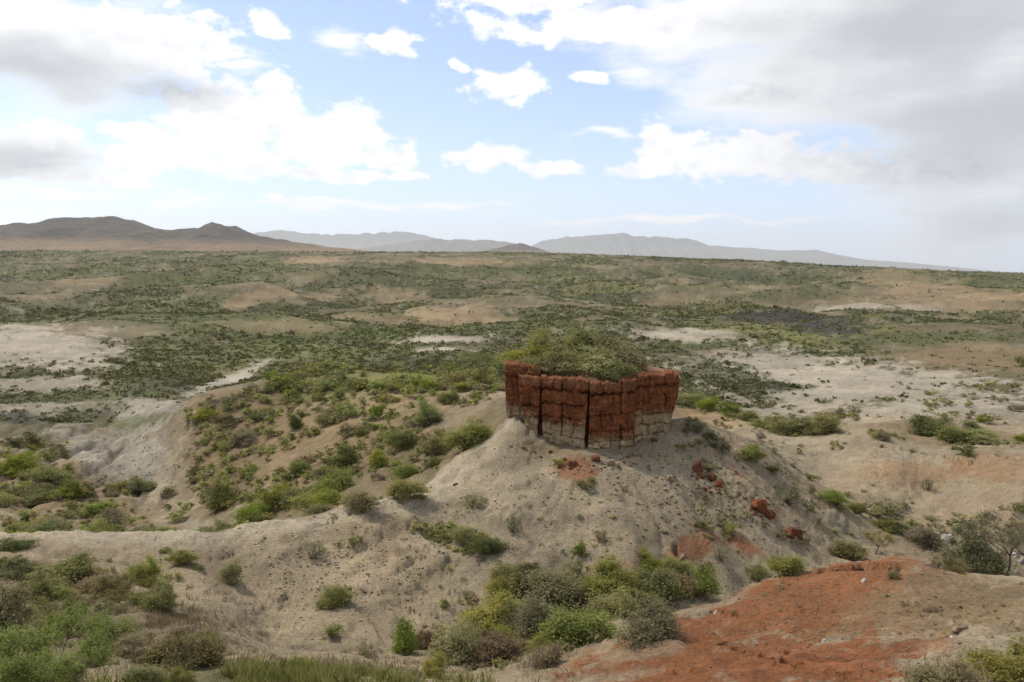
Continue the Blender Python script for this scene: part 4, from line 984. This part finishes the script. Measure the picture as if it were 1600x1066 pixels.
def flush_stuff(name, label):
    Vs, Cs = [], []
    for (p, wd, h, sp, th, k, val) in STUFF:
        v, t_ = LOWN[k]; c_, s_ = math.cos(th), math.sin(th)
        Vs.append(np.stack([(v[:, 0] * c_ - v[:, 1] * s_) * wd, (v[:, 0] * s_ + v[:, 1] * c_) * wd, v[:, 2] * h - .04 * h], 1) + p)
        lo, hi = LEAFC[sp]; Cs.append((np.array(lo) * (1 - t_[:, None]) + np.array(hi) * t_[:, None]) * val)
    V = np.concatenate(Vs); me = mesh_from(name, V, np.arange(len(V)).reshape(-1, 4), False); color_attr(me, 'tint', np.concatenate(Cs))
    obj(name, me, m_scrub, label=label, cat='scrub', kind='stuff')

# ------------------------------------------------------------------ trees
def tree_mesh(seed, h, trunk_h, spreadw, ncl, cnt, lsize, clr, flat=.5, rad=.07):
    rs = np.random.RandomState(seed); parts = []; tips = []
    top = np.array([rs.normal() * .08 * h, rs.normal() * .08 * h, trunk_h])
    parts.append(tube([(0, 0, -.2), (top[0] * .5 + .03 * h, top[1] * .5, trunk_h * .5), top], [rad * 1.25, rad, rad * .8], 7))
    nb = 6
    for b in range(nb):
        th = 2 * math.pi * (b + rs.random() * .6) / nb
        e1 = top + np.array([math.cos(th) * spreadw * .28, math.sin(th) * spreadw * .28, (h - trunk_h) * rs.uniform(.3, .55)])
        parts.append(tube([top, (top + e1) / 2 + rs.normal(size=3) * .03 * h, e1], [rad * .6, rad * .45, rad * .32], 5))
        for c in range(4):
            t2 = th + rs.uniform(-1, 1)
            e2 = e1 + np.array([math.cos(t2) * spreadw * rs.uniform(.05, .24), math.sin(t2) * spreadw * rs.uniform(.05, .24), (h - trunk_h) * rs.uniform(.05, .4)])
            e2[2] = min(e2[2], h)
            parts.append(tube([e1, (e1 + e2) / 2 + rs.normal(size=3) * .02 * h, e2], [rad * .3, rad * .2, rad * .1], 4))
            tips.append(e2)
            for q in range(2):
                e3 = e2 + rs.normal(size=3) * np.array([.09 * spreadw, .09 * spreadw, .05 * h]); parts.append(tube([e2, e3], [rad * .12, rad * .04], 3)); tips.append(e3)
    V, F = join(parts); tm = mesh_from('trunk', V, F, False); tm.materials.append(m_bark)
    C = np.array(tips); C = C[rs.permutation(len(C))[:ncl]] if ncl < len(C) else C
    fm = None
    if cnt:
        V, F, tn = leaves(rs, C, clr * (.6 + .7 * rs.random(len(C))), cnt, lsize); V[:, 2] = V[:, 2] * 1.0
        fm = mesh_from('crown', V, F, False); color_attr(fm, 'tint', np.repeat(tn[:, None], 3, 1))
    return tm, fm
def tree(u, v, wpx, hpx, sp, label, seed, ncl=72, cnt=70, lfrac=.02, clr=.16, tk=.35, rad=.022, name='tree', cat='tree', group=None):
    p = cast1(u, v); s = p[1] / FPX; wd, h = wpx * s, hpx * s
    tm, fm = tree_mesh(seed, h, h * tk, wd, ncl, cnt, lfrac * wd, clr * wd * .6, rad=rad * h)
    o = obj(name, None, None, None, tuple(p), label, cat, group)
    obj('trunk', tm, None, o)
    if fm: obj('crown', fm, SPEC[sp], o)
    return o
tree(84, 1098, 175, 122, 'G', 'leafy green tree with dark forked trunk at the lower left', 61, 78, 330, .010, .22, .36, .03)
tree(1573, 899, 135, 92, 'S', 'sparse grey-leaved thorn tree with thin trunk on the red mound', 62, 78, 60, .010, .15, .38, .02)
tree(1620, 902, 110, 84, 'S', 'sparse thorn tree cut by the right edge of the frame', 63, 70, 60, .010, .15, .38, .02)
tree(1366, 866, 46, 38, 'O', 'small olive tree with dark trunk at the foot of the cone', 64, 60, 40, .02, .18, .38, .025)
tree(752, 598, 52, 48, 'K', 'flat-topped dark tree on the hillside crest left of the outcrop', 65, 60, 40, .02, .16, .55, .02)
tree(1600, 598, 34, 40, 'K', 'dark round tree by the pale wash at the right edge', 66, 70, 40, .03, .24, .3, .03)
tree(173, 822, 30, 32, 'D', 'small dead tree with bare dark branches in the left gully', 67, 10, 0, .02, .1, .4, .05)

# ------------------------------------------------------------------ far scrub, too many to count
rsf = np.random.RandomState(77)
def far_scrub(name, d0, d1, n_try, n_max, w0, w1, q, seed, label):
    a = rsf.uniform(-.72, .72, n_try); L = rsf.uniform(math.log(d0), math.log(d1), n_try)
    d = np.exp(L); x = a * d
    j = np.clip(np.searchsorted(rows, L) - 1, 0, NR - 2); i = np.clip(np.searchsorted(cols, a) - 1, 0, NC - 2)
    c = SOIL[j, i]; lum = c.mean(1); grn = c[:, 1] / (c[:, 0] + 1e-6)
    nn = veg_noise(x, d, d)
    pr = (sstep(grn, .84, .97) * .8 + .06) * np.clip(1.9 - lum * 7.0, .06, 1) * (.45 + .55 * nn)
    sl_ = T[np.minimum(j + 4, NR - 1), i] - T[np.maximum(j - 4, 0), i]
    keep = rsf.random(n_try) < pr
    a, L, d, x, lum, nn = [z[keep][:n_max] for z in (a, L, d, x, lum, nn)]
    k = len(a)
    z = ground(x, d)
    wd = (w0 + (w1 - w0) * rsf.random(k) ** 2.2 + (rsf.random(k) < .04) * nn * w1 * .9) * (0.7 + .6 * rsf.random(k)) * (1 + d / 1800)
    base = np.stack([x, d, z], 1)
    # clump of leaf sprays per bush
    cen_ = np.repeat(base, q, 0); W_ = np.repeat(wd, q)[:, None]
    off = rsf.normal(size=(k * q, 3)); off /= np.linalg.norm(off, axis=1)[:, None]; off[:, 2] = np.abs(off[:, 2])
    off *= rsf.random((k * q, 1)) ** .4 * np.array([.6, .6, .32])
    pcen = cen_ + off * W_
    d1_ = rsf.normal(size=(k * q, 3)); d1_ /= np.linalg.norm(d1_, axis=1)[:, None]
    d2_ = np.cross(d1_, rsf.normal(size=(k * q, 3))); d2_ /= np.linalg.norm(d2_, axis=1)[:, None] + 1e-9
    s_ = W_ * (.13 + .12 * rsf.random((k * q, 1)))
    V = np.stack([pcen - d1_ * s_, pcen + d2_ * s_ * .8, pcen + d1_ * s_, pcen - d2_ * s_ * .8], 1).reshape(-1, 3)
    F = np.arange(4 * k * q).reshape(-1, 4)
    pal = np.array([(.115, .112, .047), (.093, .099, .04), (.145, .138, .056), (.12, .102, .056), (.102, .12, .037)])
    patch = fbm(x / 60, d / 90, 3, seed + 20)
    idx = np.clip((patch * 1.6 - .3 + rsf.normal(size=k) * .22) * 5, 0, 4.99).astype(int)
    cb = pal[idx] * (0.75 + .5 * rsf.random((k, 1)))
    cl = np.repeat(cb, q, 0) * (0.8 + .45 * rsf.random((k * q, 1)))
    me = mesh_from(name, V, F, False); color_attr(me, 'tint', np.repeat(cl, 4, 0))
    return obj(name, me, m_scrub, label=label, cat='scrub', kind='stuff')
m_scrub, n, o_ = mat_new('scrub_leaves')
at = n.new('ShaderNodeAttribute', attribute_name='tint')
df = n.new('ShaderNodeBsdfDiffuse'); tr = n.new('ShaderNodeBsdfTranslucent'); mx = n.new('ShaderNodeMixShader')
n.put(df.inputs[0], at.outputs['Color']); n.put(tr.inputs[0], at.outputs['Color']); mx.inputs[0].default_value = .2
n.l.new(df.outputs[0], mx.inputs[1]); n.l.new(tr.outputs[0], mx.inputs[2]); n.l.new(mx.outputs[0], o_.inputs[0])
flush_stuff('scrub', 'small low shrubs dotted over the near slopes and gullies')
far_scrub('scrub', 150, 420, 90000, 22000, 0.6, 1.7, 9, 401, 'dark green scrub covering the gorge floor behind the outcrop')
far_scrub('scrub', 400, 1345, 180000, 42000, 1.0, 2.5, 6, 431, 'grey-green scrub covering the far slopes of the gorge')

# ------------------------------------------------------------------ grass and clods
def grass(name, spots, hpx0, hpx1, lo, hi, label):
    Vs, C = [], []
    for (u, v, du, dv, n_) in spots:
        P_ = cast(u + du * np.clip(rsf.normal(size=n_) * .55, -1.6, 1.6), v + dv * np.clip(rsf.normal(size=n_) * .55, -1.6, 1.6))
        P_ = P_[vnoise(P_[:, 0] / .8, P_[:, 1] / .8, 900) > .45]; n_ = len(P_)
        h = rsf.uniform(hpx0, hpx1, n_) * P_[:, 1] / FPX
        th = rsf.uniform(0, 6.28, n_); ln = rsf.normal(size=(n_, 2)) * .28 * h[:, None]
        wv_ = .006 + .007 * rsf.random(n_)
        dx = np.stack([np.cos(th) * wv_, np.sin(th) * wv_, 0 * th], 1)
        tip = P_ + np.concatenate([ln, h[:, None]], 1); mid_ = P_ + np.concatenate([ln * .3, h[:, None] * .55], 1)
        Vs.append(np.stack([P_ - dx - [0, 0, .03], P_ + dx - [0, 0, .03], mid_ + dx * .7, tip, mid_ - dx * .7], 1).reshape(-1, 3))
        f = rsf.random((n_, 1)); C.append(np.repeat(np.array(lo) * (1 - f) + np.array(hi) * f, 5, 0))
    V = np.concatenate(Vs); F = np.arange(len(V)).reshape(-1, 5)
    me = mesh_from(name, V, F, False); color_attr(me, 'tint', np.concatenate(C))
    return obj(name, me, m_scrub, label=label, cat='grass', kind='stuff')
grass('grass', [(460,1066,130,16,5200),(370,1052,50,14,900),(330,1066,60,12,700),(250,1070,60,10,500),(170,1072,60,10,300),(560,1060,60,10,900),(730,1070,50,8,500),(600,1068,60,8,600)], 8, 30, (.19,.20,.06), (.40,.39,.14), 'tall green grass along the bottom edge')
grass('grass', [(250,985,110,50,7000),(120,940,90,35,3500),(430,1045,170,22,4500),(520,1060,160,12,2500),(800,1040,120,25,1400),(1500,1060,120,30,1200),(640,1050,90,20,800)], 4, 12, (.19,.15,.08), (.33,.265,.15), 'dry straw-coloured grass between the near bushes')
def clods(name, zones, mat, label):
    Vs, Fs, k = [], [], 0
    ico = np.array([(0,0,1),(1,0,.1),(.3,.95,0),(-.8,.6,.1),(-.8,-.6,0),(.3,-.95,.1),(0,0,-1)], float)
    fi = np.array([(0,1,2),(0,2,3),(0,3,4),(0,4,5),(0,5,1),(6,2,1),(6,3,2),(6,4,3),(6,5,4),(6,1,5)])
    for (u, v, du, dv, n_, s0, s1) in zones:
        P_ = cast(u + du * np.clip(rsf.normal(size=n_) * .5, -1, 1), v + dv * np.clip(rsf.normal(size=n_) * .5, -1, 1))
        for p in P_:
            s = (s0 + (s1 - s0) * rsf.random() ** 3) * p[1] / FPX
            q = ico * (s * (0.6 + .8 * rsf.random((7, 1)))) * np.array([1, .8, .6]); th = rsf.random() * 6.28
            c_, n2_ = math.cos(th), math.sin(th)
            Vs.append(np.stack([q[:, 0] * c_ - q[:, 1] * n2_, q[:, 0] * n2_ + q[:, 1] * c_, q[:, 2]], 1) + p); Fs.append(fi + k); k += 7
    me = mesh_from(name, np.concatenate(Vs), np.concatenate(Fs), False)
    return obj(name, me, mat, label=label, cat='clods', kind='stuff')
clods('clods', [(560,900,240,100,1200,.4,3.4),(850,780,200,90,700,.4,2.8),(1100,780,160,90,1100,.5,4.5),(1250,960,250,70,1300,.5,4),(450,880,200,50,300,.7,3),(1400,740,200,60,250,.6,2.5)], m_tan, 'small earth clods scattered over the bare slopes')
clods('rubble', [(1115,755,26,22,90,.6,5),(1190,800,30,24,130,.6,5.5),(1240,836,26,12,70,.6,4.5),(1090,738,16,12,50,.6,4),(915,730,70,20,120,.5,4),(1000,716,60,14,60,.5,3.5)], m_redl, 'red rock chips strewn below the outcrop and its boulders')
clods('clods', [(200,690,110,60,500,.4,2.6),(180,740,120,40,400,.4,3),(1480,900,140,40,300,.5,3),(1330,1000,220,50,500,.5,4)], m_tan, 'grey-brown clods scattered over the gullied bank and the mound')
